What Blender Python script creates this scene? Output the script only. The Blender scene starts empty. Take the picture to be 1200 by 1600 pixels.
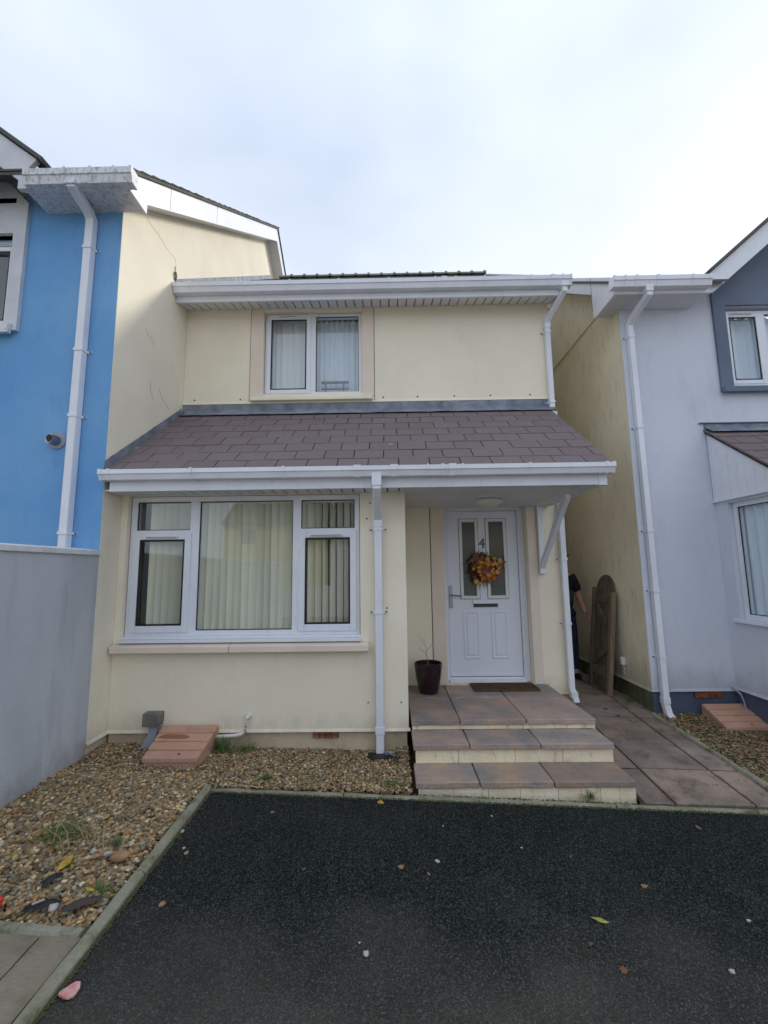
import bpy, math, random
import numpy as np
from mathutils import Vector, Matrix
random.seed(7); rng=np.random.default_rng(7)
sc=bpy.context.scene; COL=sc.collection
# ---------------------------------------------------------------- camera, sky, sun, exposure
cam_d=bpy.data.cameras.new('camera'); cam=bpy.data.objects.new('camera',cam_d); COL.objects.link(cam); sc.camera=cam
PIT,YAW,ROL=0.129697,-0.01185,-0.012338
cam_d.sensor_fit='VERTICAL'; cam_d.sensor_height=24.0; cam_d.lens=24.0*690/1600
cam_d.clip_start=0.05; cam_d.clip_end=2000
_f=Vector((math.sin(YAW)*math.cos(PIT),math.cos(YAW)*math.cos(PIT),math.sin(PIT)))
_r=Vector((math.cos(YAW),-math.sin(YAW),0)); _u=_r.cross(_f)
_r2=_r*math.cos(ROL)+_u*math.sin(ROL); _u2=_u*math.cos(ROL)-_r*math.sin(ROL)
M3=Matrix((_r2,_u2,-_f)).transposed()
cam.matrix_world=Matrix.Translation((0,0,1.53))@M3.to_4x4()
SUN_DIR=Vector((-0.70,-0.55,-0.64)).normalized()      # travel direction of the light
SUN_EL=math.asin(-SUN_DIR.z); SUN_AZ=math.atan2(-SUN_DIR.x,-SUN_DIR.y)
sun_d=bpy.data.lights.new('sun','SUN'); sun_d.energy=1.2; sun_d.angle=math.radians(10); sun_d.color=(1,.95,.87)
sun=bpy.data.objects.new('sun',sun_d); COL.objects.link(sun)
sun.rotation_euler=SUN_DIR.to_track_quat('-Z','Y').to_euler()
w=bpy.data.worlds.new('World'); sc.world=w; w.use_nodes=True
nt=w.node_tree; N=nt.nodes; L=nt.links; N.clear()
wo=N.new('ShaderNodeOutputWorld'); mx=N.new('ShaderNodeMixShader'); b1=N.new('ShaderNodeBackground'); b2=N.new('ShaderNodeBackground')
sky=N.new('ShaderNodeTexSky'); sky.sky_type='NISHITA'; sky.sun_disc=False; sky.sun_elevation=SUN_EL; sky.sun_rotation=SUN_AZ
b1.inputs[1].default_value=0.1; L.new(sky.outputs[0],b1.inputs[0])
tc=N.new('ShaderNodeTexCoord'); mp=N.new('ShaderNodeMapping'); mp.inputs['Scale'].default_value=(1,1,2.2); mp.inputs['Location'].default_value=(-6.13,5.35,-6.5)
L.new(tc.outputs['Generated'],mp.inputs[0])
nz=N.new('ShaderNodeTexNoise'); nz.inputs['Scale'].default_value=1.15; nz.inputs['Detail'].default_value=4; nz.inputs['Roughness'].default_value=.5
L.new(mp.outputs[0],nz.inputs['Vector'])
cr=N.new('ShaderNodeValToRGB'); e=cr.color_ramp.elements
e[0].position=.34; e[0].color=(.47,.54,.66,1); e[1].position=.66; e[1].color=(.70,.755,.85,1)
m=cr.color_ramp.elements.new(.5); m.color=(.60,.665,.785,1)
L.new(nz.outputs[0],cr.inputs[0]); sz=N.new('ShaderNodeSeparateXYZ'); L.new(tc.outputs['Generated'],sz.inputs[0]); zg=N.new('ShaderNodeMapRange'); L.new(sz.outputs[2],zg.inputs[0]); zg.inputs[1].default_value=.6; zg.inputs[2].default_value=1.0; zg.inputs[3].default_value=1.0; zg.inputs[4].default_value=1.15; zg.interpolation_type='SMOOTHSTEP'
vm=N.new('ShaderNodeVectorMath'); vm.operation='SCALE'; L.new(cr.outputs[0],vm.inputs[0]); L.new(zg.outputs[0],vm.inputs['Scale']); L.new(vm.outputs[0],b2.inputs[0])
b2.inputs[1].default_value=.635
mx.inputs[0].default_value=.965; L.new(b1.outputs[0],mx.inputs[1]); L.new(b2.outputs[0],mx.inputs[2]); L.new(mx.outputs[0],wo.inputs[0])
sc.view_settings.view_transform='Standard'; sc.view_settings.look='None'; sc.view_settings.gamma=1; sc.view_settings.use_curve_mapping=False
sc.view_settings.exposure=1.12
sc.render.engine='CYCLES'; sc.cycles.max_bounces=8; sc.cycles.transparent_max_bounces=12

# ---------------------------------------------------------------- materials
def mat(name,col,rough=.8,col2=None,vs=3.0,vstretch=(1,1,1),bump=0,bs=60,spec=.3,metal=0,rnd=0,grime=None,gs=2,gstretch=(1,1,.25),gpos=(.55,.75),gamt=.5,thresh=(.35,.65),attr=None,coat=0,detail=5,splash=None):
    m=bpy.data.materials.new(name); m.use_nodes=True; t=m.node_tree; n=t.nodes; l=t.links
    p=n['Principled BSDF']; p.inputs['Roughness'].default_value=rough; p.inputs['Specular IOR Level'].default_value=spec; p.inputs['Metallic'].default_value=metal
    if coat: p.inputs['Coat Weight'].default_value=coat; p.inputs['Coat Roughness'].default_value=.08
    g=n.new('ShaderNodeNewGeometry')
    def noise(scale,stretch,det=detail,r=.55):
        a=n.new('ShaderNodeMapping'); a.inputs['Scale'].default_value=stretch; l.new(g.outputs['Position'],a.inputs[0])
        b=n.new('ShaderNodeTexNoise'); b.inputs['Scale'].default_value=scale; b.inputs['Detail'].default_value=det; b.inputs['Roughness'].default_value=r
        l.new(a.outputs[0],b.inputs['Vector']); return b.outputs[0]
    def mapr(s,a,b,c=0,d=1):
        q=n.new('ShaderNodeMapRange'); q.inputs[1].default_value=a; q.inputs[2].default_value=b; q.inputs[3].default_value=c; q.inputs[4].default_value=d; l.new(s,q.inputs[0]); return q.outputs[0]
    def mix(f,a,b,mode='MIX'):
        q=n.new('ShaderNodeMix'); q.data_type='RGBA'; q.blend_type=mode
        for i,v in ((0,f),(6,a),(7,b)):
            if hasattr(v,'links'): l.new(v,q.inputs[i])
            elif i==0: q.inputs[0].default_value=v
            else: q.inputs[i].default_value=(*v,1)
        return q.outputs[2]
    c=n.new('ShaderNodeRGB'); c.outputs[0].default_value=(*col,1); cur=c.outputs[0]
    if attr:
        a=n.new('ShaderNodeAttribute'); a.attribute_name=attr; cur=a.outputs[0]
    if col2: cur=mix(mapr(noise(vs,vstretch),*thresh),cur,col2)
    if grime: cur=mix(mapr(noise(gs,gstretch,6,.65),gpos[0],gpos[1],0,gamt),cur,grime)
    if splash:
        sx=n.new('ShaderNodeSeparateXYZ'); l.new(g.outputs['Position'],sx.inputs[0])
        q=n.new('ShaderNodeMath'); q.operation='MULTIPLY_ADD'; l.new(noise(7,(1,1,.5),6,.7),q.inputs[0]); q.inputs[1].default_value=.5; l.new(sx.outputs[2],q.inputs[2])
        cur=mix(mapr(q.outputs[0],splash[1],splash[2],splash[3],0),cur,splash[0])
        cur=mix(mapr(noise(45,(1,1,1),4,.7),.62,.74,0,.18),cur,splash[0])
    if rnd:
        o=n.new('ShaderNodeObjectInfo'); h=n.new('ShaderNodeHueSaturation'); l.new(cur,h.inputs['Color'])
        l.new(mapr(o.outputs['Random'],0,1,1-rnd,1+rnd),h.inputs['Value'])
        wn=n.new('ShaderNodeTexWhiteNoise'); wn.noise_dimensions='1D'; l.new(o.outputs['Random'],wn.inputs['W'])
        l.new(mapr(wn.outputs[0],0,1,.5-rnd*.06,.5+rnd*.06),h.inputs['Hue']); l.new(mapr(wn.outputs[0],0,1,1-rnd,1+rnd),h.inputs['Saturation'])
        cur=h.outputs[0]
    l.new(cur,p.inputs['Base Color'])
    if bump:
        b=n.new('ShaderNodeBump'); b.inputs['Strength'].default_value=bump; b.inputs['Distance'].default_value=.01
        l.new(noise(bs,(1,1,1),3),b.inputs['Height']); l.new(b.outputs[0],p.inputs['Normal'])
    return m
MT={}
CR=(.92,.85,.68)
MT['cream']=mat('cream_render',CR,.9,(.86,.79,.63),1.7,bump=.45,bs=110,grime=(.50,.46,.36),gs=3.6,gstretch=(1.5,1.5,.5),gpos=(.58,.85),gamt=.22,splash=((.36,.30,.20),.38,.58,.35))
MT['side']=mat('cream_side_render',(.90,.835,.68),.9,(.84,.775,.625),1.8,bump=.45,bs=110,grime=(.42,.39,.31),gs=4.5,gstretch=(1.5,1.5,.5),gpos=(.58,.85),gamt=.25,splash=((.36,.30,.20),.40,.62,.4))
MT['alley']=mat('alley_cream_render',(.92,.84,.65),.92,(.82,.73,.54),1.3,bump=.6,bs=70,grime=(.19,.15,.085),gs=10,gstretch=(1.6,1.6,.35),gpos=(.54,.82),gamt=.5,splash=((.12,.12,.06),.45,.9,.6))
MT['plinth']=mat('plinth_render',(.62,.52,.38),.92,(.50,.41,.29),4,bump=.5,bs=70,grime=(.22,.18,.12),gs=6,gstretch=(1,1,.6),gpos=(.5,.75),gamt=.6)
MT['peach']=mat('peach_trim',(.82,.71,.60),.85,(.76,.65,.54),3,bump=.2,bs=80,grime=(.4,.33,.25),gs=5,gpos=(.6,.85),gamt=.3)
MT['blue']=mat('blue_render',(.145,.355,.66),.85,(.21,.43,.70),1.1,bump=.5,bs=95,grime=(.07,.19,.38),gs=5,gstretch=(1.6,1.6,.5),gpos=(.56,.85),gamt=.4)
MT['pale']=mat('pale_trim',(.66,.67,.70),.85,(.58,.59,.62),4,bump=.4,grime=(.28,.29,.28),gs=12,gpos=(.58,.85),gamt=.5)
MT['lilac']=mat('lilac_render',(.63,.67,.755),.88,(.68,.715,.79),1.2,bump=.5,bs=95,grime=(.38,.41,.50),gs=4,gstretch=(1.3,1.3,.4),gpos=(.54,.85),gamt=.35,splash=((.30,.30,.33),.5,.8,.5))
MT['slate_paint']=mat('dark_grey_paint',(.135,.17,.24),.85,(.17,.21,.28),2,bump=.35,bs=80)
MT['navy']=mat('dark_plinth_paint',(.075,.095,.15),.85,(.1,.12,.17),4,bump=.4,grime=(.15,.13,.1),gs=6,gpos=(.55,.8),gamt=.4)
MT['greywall']=mat('grey_wall_render',(.56,.59,.63),.9,(.47,.50,.54),1.8,(1,1.2,.4),bump=.5,bs=95,grime=(.20,.21,.22),gs=4,gstretch=(1,1.8,.22),gpos=(.50,.8),gamt=.5,splash=((.17,.14,.10),.3,.55,.6))
MT['coping']=mat('white_coping',(.76,.77,.78),.8,(.6,.61,.62),5,bump=.3,grime=(.25,.26,.22),gs=9,gpos=(.58,.8),gamt=.5)
MT['upvc']=mat('white_upvc',(.80,.82,.87),.32,(.74,.76,.82),3,spec=.5,grime=(.36,.37,.33),gs=14,gstretch=(1,1,.4),gpos=(.55,.85),gamt=.3)
MT['dirty']=mat('dirty_white_upvc',(.76,.77,.80),.5,(.66,.66,.68),6,grime=(.10,.13,.08),gs=38,gstretch=(1,1,.5),gpos=(.48,.72),gamt=.7)
MT['soffit']=mat('soffit_upvc',(.74,.74,.76),.5,(.68,.67,.68),3,rnd=.03)
MT['gap']=mat('dark_joint',(.05,.045,.04),.9)
MT['lead']=mat('lead_flashing',(.15,.175,.215),.55,(.27,.30,.35),7,(1,1,1),bump=.5,bs=25,grime=(.5,.5,.5),gs=14,gstretch=(.6,1,2),gpos=(.58,.75),gamt=.6)
MT['slate']=mat('purple_brown_slate',(.20,.158,.162),.78,(.18,.143,.148),30,bump=.5,bs=150,rnd=.05,spec=.3,grime=(.30,.28,.26),gs=26,gstretch=(1,1,1),gpos=(.6,.8),gamt=.3)
MT['mossroof']=mat('mossy_slate',(.12,.115,.115),.9,(.095,.095,.075),5,bump=.8,bs=30,rnd=.1)
MT['ridge']=mat('mossy_ridge_tile',(.24,.23,.205),.9,(.17,.18,.11),12,bump=.6,bs=40,rnd=.2)
MT['door']=mat('white_door',(.76,.79,.87),.4,(.73,.76,.84),2,bump=.12,bs=160,spec=.45)
MT['bead']=mat('cream_bead',(.74,.74,.72),.4)
MT['steel']=mat('chrome',(.33,.33,.34),.3,metal=1)
MT['dark']=mat('black_plastic',(.02,.02,.022),.5)
MT['slot']=mat('letter_slot',(.05,.06,.07),.45)
MT['slab']=mat('riven_slab',(.42,.30,.23),.85,(.25,.23,.22),4.2,bump=1,bs=34,rnd=.18,grime=(.54,.35,.25),gs=3.1,gstretch=(1,1,1),gpos=(.48,.72),gamt=.65,splash=((.12,.10,.08),-9,-8,0))
MT['pathslab']=mat('path_slab',(.36,.265,.21),.75,(.21,.17,.14),3,bump=1,bs=34,rnd=.16,grime=(.08,.065,.045),gs=5,gstretch=(1,1,1),gpos=(.48,.75),gamt=.8,splash=((.10,.085,.06),-9,-8,0))
MT['riser']=mat('cream_riser',(.90,.81,.60),.9,(.80,.70,.50),6,bump=.5,bs=60,grime=(.12,.11,.06),gs=11,gstretch=(1.5,1.5,.6),gpos=(.55,.75),gamt=.6,rnd=.05)
MT['jointdirt']=mat('joint_dirt',(.045,.038,.028),.95,(.05,.06,.02),9,bump=.8)
MT['kerb']=mat('concrete_kerb',(.33,.31,.25),.9,(.23,.23,.14),6,bump=1,bs=45,grime=(.06,.08,.025),gs=9,gstretch=(1,1,1),gpos=(.5,.68),gamt=.75)
MT['pave']=mat('old_concrete',(.31,.265,.20),.88,(.22,.19,.135),2.4,bump=1,bs=60,grime=(.055,.06,.03),gs=5,gstretch=(1,1,1),gpos=(.5,.75),gamt=.6)
MT['terra']=mat('terracotta_plastic',(.57,.335,.235),.6,(.50,.29,.20),4,bump=.25,bs=90,rnd=.05,grime=(.2,.11,.08),gs=9,gstretch=(1,1,1),gpos=(.55,.75),gamt=.4)
MT['wetterra']=mat('wet_terracotta',(.30,.125,.065),.35)
MT['brick']=mat('red_brick',(.33,.11,.06),.9,(.2,.075,.05),20,bump=.6,rnd=.25)
MT['soil']=mat('soil',(.045,.032,.022),.95,(.08,.06,.04),14,bump=1)
MT['ground']=mat('ground_gravelly',(.26,.24,.20),.95,(.20,.19,.15),2,bump=1)
MT['pot']=mat('plum_glazed_pot',(.022,.008,.013),.25,(.03,.011,.017),8,spec=.4,coat=.15)
MT['twig']=mat('dry_twig',(.24,.19,.14),.9)
MT['mat']=mat('coir_mat',(.24,.15,.09),.98,(.16,.10,.06),30,bump=1.5,bs=400)
MT['wood']=mat('weathered_wood',(.19,.155,.12),.9,(.10,.08,.06),6,(4,4,.6),bump=.8,bs=60,rnd=.15)
MT['wood2']=mat('tan_timber',(.27,.20,.135),.85,(.17,.125,.08),6,(6,6,.5),bump=.5,bs=60)
MT['whiteplastic']=mat('white_plastic',(.74,.73,.68),.4)
MT['greyplastic']=mat('grey_plastic',(.20,.19,.17),.6,(.15,.14,.13),12)
MT['conduit']=mat('pale_conduit',(.30,.34,.42),.5)
MT['lampglass']=mat('opal_glass',(.66,.63,.58),.3,grime=(.2,.15,.1),gs=30,gstretch=(1,1,1),gpos=(.6,.7),gamt=.5)
MT['blind']=mat('blind_fabric',(.80,.78,.62),.9,(.76,.74,.58),4,rnd=.08)
MT['blindwhite']=mat('white_blind_fabric',(.84,.86,.87),.9,rnd=.04)
MT['curtain']=mat('pale_curtain',(.74,.80,.88),.95,(.66,.74,.84),8,(3,3,.3))
MT['room']=mat('room_wall',(.45,.40,.31),.95)
MT['skin']=mat('skin',(.50,.29,.22),.55,(.44,.24,.18),9)
MT['shirt']=mat('dark_tshirt',(.018,.018,.028),.95,(.028,.014,.024),3,bump=.5,bs=30)
MT['print']=mat('shirt_print',(.03,.05,.05),.9)
MT['jeans']=mat('dark_jeans',(.018,.026,.055),.95,(.026,.038,.075),8,bump=.6,bs=30)
MT['hair']=mat('dark_hair',(.03,.02,.015),.8)
MT['shoe']=mat('black_shoe',(.015,.015,.015),.6)
MT['grass']=mat('grass_blade',(.085,.16,.04),.7,(.14,.2,.06),5,spec=.3,rnd=.1)
MT['straw']=mat('straw',(.30,.25,.13),.9)
for nme,c in dict(leaf_yellow=(.66,.42,.06),leaf_orange=(.62,.17,.02),leaf_red=(.34,.05,.02),leaf_gold=(.70,.36,.10),leaf_brown=(.20,.10,.05),leaf_dry=(.36,.22,.12),leaf_lime=(.42,.45,.10)).items():
    MT[nme]=mat(nme,c,.7,tuple(x*.65 for x in c),30)
MT['wreathbase']=mat('wreath_twigs',(.05,.03,.02),.9,(.09,.05,.03),40,bump=1)
MT['pink']=mat('pink_plastic',(.62,.24,.22),.5,(.7,.45,.42),30)
MT['red']=mat('red_plastic',(.70,.03,.03),.35)
MT['pebblewhite']=mat('white_pebble',(.45,.43,.38),.8)
MT['pebbletan']=mat('tan_stone',(.42,.26,.14),.85,(.3,.17,.09),12)
MT['rag']=mat('brown_rag',(.075,.06,.055),.95,bump=.8)
MT['gravel']=mat('gravel',(.3,.2,.1),.75,attr='Col',bump=.4,bs=150,spec=.35)
MT['road']=mat('street_concrete',(.30,.29,.27),.9,(.24,.23,.22),2,bump=.6)
MT['house_a']=mat('opposite_render_white',(.72,.70,.66),.9,(.66,.64,.6),2)
MT['house_b']=mat('opposite_render_yellow',(.66,.55,.33),.9,(.6,.5,.3),2)
MT['roofgrey']=mat('opposite_roof',(.10,.10,.11),.9,(.13,.12,.12),4)
def tarmac():
    m=bpy.data.materials.new('tarmac'); m.use_nodes=True; t=m.node_tree; n=t.nodes; l=t.links; p=n['Principled BSDF']
    g=n.new('ShaderNodeNewGeometry'); P=g.outputs['Position']
    def tex(ty,sc_,**k):
        a=n.new(ty); a.inputs['Scale'].default_value=sc_
        for kk,v in k.items(): a.inputs[kk].default_value=v
        l.new(P,a.inputs['Vector']); return a
    def mapr(s,a,b,c=0,d=1):
        q=n.new('ShaderNodeMapRange'); q.inputs[1].default_value=a; q.inputs[2].default_value=b; q.inputs[3].default_value=c; q.inputs[4].default_value=d; l.new(s,q.inputs[0]); return q.outputs[0]
    def mix(f,a,b,mode='MIX'):
        q=n.new('ShaderNodeMix'); q.data_type='RGBA'; q.blend_type=mode
        for i,v in ((0,f),(6,a),(7,b)):
            if hasattr(v,'links'): l.new(v,q.inputs[i])
            elif i==0: q.inputs[0].default_value=v
            else: q.inputs[i].default_value=(*v,1)
        return q.outputs[2]
    vo=tex('ShaderNodeTexVoronoi',185.0); 
    stone=mix(mapr(vo.outputs['Color'],.45,1.0),(.004,.0065,.0058),(.058,.070,.064))
    big=tex('ShaderNodeTexNoise',1.3,Detail=5,Roughness=.6)
    worn=mix(mapr(big.outputs[0],.48,.68,0,.5),stone,mix(.5,stone,(.055,.052,.047)))
    # pale dusty band towards the street
    sx=n.new('ShaderNodeSeparateXYZ'); l.new(P,sx.inputs[0])
    n2=tex('ShaderNodeTexNoise',2.6,Detail=6)
    add=n.new('ShaderNodeMath'); add.operation='MULTIPLY_ADD'; l.new(n2.outputs[0],add.inputs[0]); add.inputs[1].default_value=1.3; l.new(sx.outputs[1],add.inputs[2])
    dusty=mix(mapr(add.outputs[0],3.0,2.1,0,.7),worn,mix(.55,stone,(.19,.172,.145)))
    wp=tex('ShaderNodeTexVoronoi',42.0); 
    vg=tex('ShaderNodeTexVoronoi',190.0); gr=mapr(vg.outputs['Color'],.74,.88,0,.7)
    cur=mix(gr,dusty,(.13,.145,.135)); cur=mix(mapr(wp.outputs['Distance'],.085,.06,0,.5),cur,(.16,.155,.14))
    l.new(cur,p.inputs['Base Color']); p.inputs['Roughness'].default_value=.82; p.inputs['Specular IOR Level'].default_value=.12
    b=n.new('ShaderNodeBump'); b.inputs['Strength'].default_value=.9; b.inputs['Distance'].default_value=.006
    l.new(vo.outputs['Distance'],b.inputs['Height']); b.invert=True; l.new(b.outputs[0],p.inputs['Normal']); return m
MT['tarmac']=tarmac()
def glass(name,tint,base):
    m=bpy.data.materials.new(name); m.use_nodes=True; n=m.node_tree.nodes; l=m.node_tree.links; n.clear()
    o=n.new('ShaderNodeOutputMaterial'); t=n.new('ShaderNodeBsdfTransparent'); g=n.new('ShaderNodeBsdfGlossy'); x=n.new('ShaderNodeMixShader'); f=n.new('ShaderNodeLayerWeight')
    t.inputs[0].default_value=(*tint,1); g.inputs['Roughness'].default_value=.015; g.inputs[0].default_value=(.92,.97,1,1)
    f.inputs[0].default_value=.30; r=n.new('ShaderNodeMapRange'); l.new(f.outputs['Fresnel'],r.inputs[0]); r.inputs[3].default_value=base; r.inputs[4].default_value=1
    gg=n.new('ShaderNodeNewGeometry'); iv=n.new('ShaderNodeMath'); iv.operation='SUBTRACT'; iv.inputs[0].default_value=1; l.new(gg.outputs['Backfacing'],iv.inputs[1]); ml=n.new('ShaderNodeMath'); ml.operation='MULTIPLY'; l.new(r.outputs[0],ml.inputs[0]); l.new(iv.outputs[0],ml.inputs[1])
    l.new(ml.outputs[0],x.inputs[0]); l.new(t.outputs[0],x.inputs[1]); l.new(g.outputs[0],x.inputs[2]); l.new(x.outputs[0],o.inputs[0]); return m
MT['glass']=glass('window_glass',(.975,.99,.985),.07)
MT['doorglass']=mat('obscured_door_glass',(.06,.08,.085),.15,(.035,.047,.055),2.2,(1,1,1.6),spec=.7,bump=.06,bs=60)

# ---------------------------------------------------------------- mesh helpers
def wloc(o):
    v=Vector(o.location)
    while o.parent: o=o.parent; v+=Vector(o.location)
    return v
def link(name,me,parent=None,loc=(0,0,0)):
    o=bpy.data.objects.new(name,me); COL.objects.link(o)
    if parent is not None: o.parent=parent; o.location=Vector(loc)-wloc(parent)
    else: o.location=loc
    return o
class B:
    def __init__(s): s.v=[]; s.f=[]
    def add(s,vs,fs):
        k=len(s.v); s.v+= [tuple(map(float,x)) for x in vs]; s.f+=[tuple(i+k for i in f) for f in fs]; return s
    def box(s,x0,x1,y0,y1,z0,z1):
        return s.add([(x0,y0,z0),(x1,y0,z0),(x1,y1,z0),(x0,y1,z0),(x0,y0,z1),(x1,y0,z1),(x1,y1,z1),(x0,y1,z1)],[(0,3,2,1),(4,5,6,7),(0,1,5,4),(1,2,6,5),(2,3,7,6),(3,0,4,7)])
    def prism(s,poly,ax,a,b):   # poly in the two other axes (order xyz without ax)
        n=len(poly)
        def P(p,t): q=list(p); q.insert(ax,t); return q
        return s.add([P(p,a) for p in poly]+[P(p,b) for p in poly],[tuple(range(n))[::-1],tuple(range(n,2*n))]+[(i,(i+1)%n,(i+1)%n+n,i+n) for i in range(n)])
    def tube(s,pts,r,n=8,ref=None,w=None):   # r may be a list; w=(half_a,half_b) with n=4 for a rectangular pipe
        pts=[Vector(p) for p in pts]; rs=r if isinstance(r,(list,tuple)) else [r]*len(pts); k=len(s.v); V=[];F=[]
        for i,p in enumerate(pts):
            d0=(pts[i]-pts[i-1]).normalized() if i else (pts[1]-pts[0]).normalized()
            d1=(pts[i+1]-pts[i]).normalized() if i<len(pts)-1 else d0
            d=(d0+d1).normalized(); c=max(.4,d.dot(d0))
            a=Vector(ref) if ref else (Vector((0,0,1)) if abs(d.z)<.9 else Vector((1,0,0)))
            u=(a-d*a.dot(d)).normalized(); v=d.cross(u)
            for j in range(n):
                if w:
                    q=[(-1,-1),(1,-1),(1,1),(-1,1)][j]; V.append(p+u*w[0]*q[0]+v*(w[1]*q[1]/c))
                else:
                    t=2*math.pi*j/n; V.append(p+(u*math.cos(t)+v*math.sin(t))*rs[i])
        m=len(pts)
        for i in range(m-1):
            for j in range(n): F.append((i*n+j,i*n+(j+1)%n,(i+1)*n+(j+1)%n,(i+1)*n+j))
        F.append(tuple(range(n))[::-1]); F.append(tuple(range((m-1)*n,m*n)))
        return s.add(V,F)
    def lathe(s,prof,c,n=24):
        V=[];F=[]
        for r,z in prof:
            for j in range(n): t=2*math.pi*j/n; V.append((c[0]+r*math.cos(t),c[1]+r*math.sin(t),c[2]+z))
        for i in range(len(prof)-1):
            for j in range(n): F.append((i*n+j,i*n+(j+1)%n,(i+1)*n+(j+1)%n,(i+1)*n+j))
        F.append(tuple(range(n))[::-1]); F.append(tuple(range((len(prof)-1)*n,len(prof)*n)))
        return s.add(V,F)
    def mesh(s,name,m,smooth=False):
        me=bpy.data.meshes.new(name); me.from_pydata(s.v,[],s.f); me.materials.append(MT[m] if isinstance(m,str) else m)
        import bmesh
        bm=bmesh.new(); bm.from_mesh(me); bmesh.ops.recalc_face_normals(bm,faces=bm.faces); bm.to_mesh(me); bm.free()
        if len(me.polygons) and name in ('paving_slab','tarmac_driveway','soil_bed','path_joints') and sum(p.normal.z for p in me.polygons)<0: me.flip_normals()
        if smooth:
            me.shade_smooth()
            if smooth!='all': me.set_sharp_from_angle(angle=math.radians(38))
        return me
    def obj(s,name,m,parent=None,bev=0,smooth=False,loc=(0,0,0)):
        if parent is None and loc==(0,0,0):
            V=np.array(s.v); c=((V[:,0].min()+V[:,0].max())/2,(V[:,1].min()+V[:,1].max())/2,V[:,2].min()); s.v=[(a-c[0],b-c[1],d-c[2]) for a,b,d in s.v]; loc=c
            o=link(name,s.mesh(name,m,smooth),None,loc)
        else: o=link(name,s.mesh(name,m,smooth),parent,loc)
        if bev:
            d=o.modifiers.new('b','BEVEL'); d.width=bev; d.segments=2; d.limit_method='ANGLE'; d.harden_normals=False
            if not smooth: o.data.shade_smooth(); o.data.set_sharp_from_angle(angle=math.radians(35))
        return o
def thing(name,label,cat,loc,group=None):
    o=bpy.data.objects.new(name,None); o.empty_display_size=.1; COL.objects.link(o); o.location=loc; tag(o,label,cat,group); return o
def tag(o,label,cat,group=None):
    o['label']=label; o['category']=cat
    if group: o['group']=group
    return o
def struct(o): o['kind']='structure'; return o
def stuff(o): o['kind']='stuff'; return o
def G(x,y):
    x=min(max(x,-4.),5.); y=min(max(y,-2.),5.2)
    k=min(max((x+.05)/.2,0.),1.)
    return -.035*(x-.15)+((.085*k) if y>3.2 else .03)*(y-3.2)
def sheet(name,x0,x1,y0f,y1f,dz,m,nx=24,ny=24,parent=None,wob=0):
    b=B(); V=[]
    for j in range(ny+1):
        for i in range(nx+1):
            x=x0+(x1-x0)*i/nx; a=y0f(x) if callable(y0f) else y0f; c=y1f(x) if callable(y1f) else y1f; y=a+(c-a)*j/ny
            V.append((x,y,G(x,y)+dz+(random.uniform(-wob,wob) if wob else 0)))
    b.add(V,[(j*(nx+1)+i,j*(nx+1)+i+1,(j+1)*(nx+1)+i+1,(j+1)*(nx+1)+i) for j in range(ny) for i in range(nx)])
    return b.obj(name,m,parent,smooth='all')

# ---------------------------------------------------------------- ground
b=B(); b.add([(-400,-400,-.62),(400,-400,-.62),(400,400,-.62),(-400,400,-.62)],[(0,1,2,3)]); struct(b.obj('ground','ground'))
struct(sheet('soil_bed',-6,9,-2,14,-.05,'soil',40,60))
KY=lambda x:3.225-.018*(x-.15)      # back line of the drive edging
struct(sheet('tarmac_driveway',-1.245,5.2,-1.9,lambda x:KY(x)-.05,0,'tarmac',40,40))
b=B(); b.add([(-60,-9,-.3),(60,-9,-.3),(60,-1.9,-.17),(-60,-1.9,-.17)],[(0,1,2,3)]); struct(b.obj('street','road'))

# edging kerbs
def kerb_run(name,pts,wd,h,seg=.9,m='kerb'):
    root=struct(bpy.data.objects.new(name,None)); COL.objects.link(root); root.location=(pts[0][0],pts[0][1],G(*pts[0]))
    a=Vector(pts[0]+(0,)); c=Vector(pts[1]+(0,)); Ld=(c-a).length; d=(c-a)/Ld; nrm=Vector((-d.y,d.x,0)); k=int(round(Ld/seg))
    for i in range(k):
        b=B(); t0=Ld*i/k+.004; t1=Ld*(i+1)/k-.004; ns=6; jit=random.uniform(-.004,.004)
        prof=[(-.5,-.1),(-.5,h-.012),(-.3,h),(.3,h),(.5,h-.012),(.5,-.1)]
        V=[]
        for s in range(ns+1):
            p=a+d*(t0+(t1-t0)*s/ns)
            for u,z in prof:
                q=p+nrm*(u*wd+random.uniform(-.0015,.0015)); V.append((q.x,q.y,G(q.x,q.y)+z+jit+(random.uniform(-.003,.003) if z>0 else 0)))
        n=6; F=[(s*n+j,s*n+j+1,(s+1)*n+j+1,(s+1)*n+j) for s in range(ns) for j in range(n-1)]+[tuple(range(n)),tuple(range(ns*n,ns*n+n))[::-1]]
        b.add(V,F).obj('kerb_stone',m,root,smooth=True)
    return root
kerb_run('left_kerb',((-1.272,-1.8),(-1.272,3.24)),.055,.028)
kerb_run('front_kerb',((-1.24,KY(-1.24)-.025),(5.1,KY(5.1)-.025)),.05,.012)
kerb_run('path_kerb',((2.70,3.20),(2.62,4.70)),.05,.035,.75)
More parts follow.
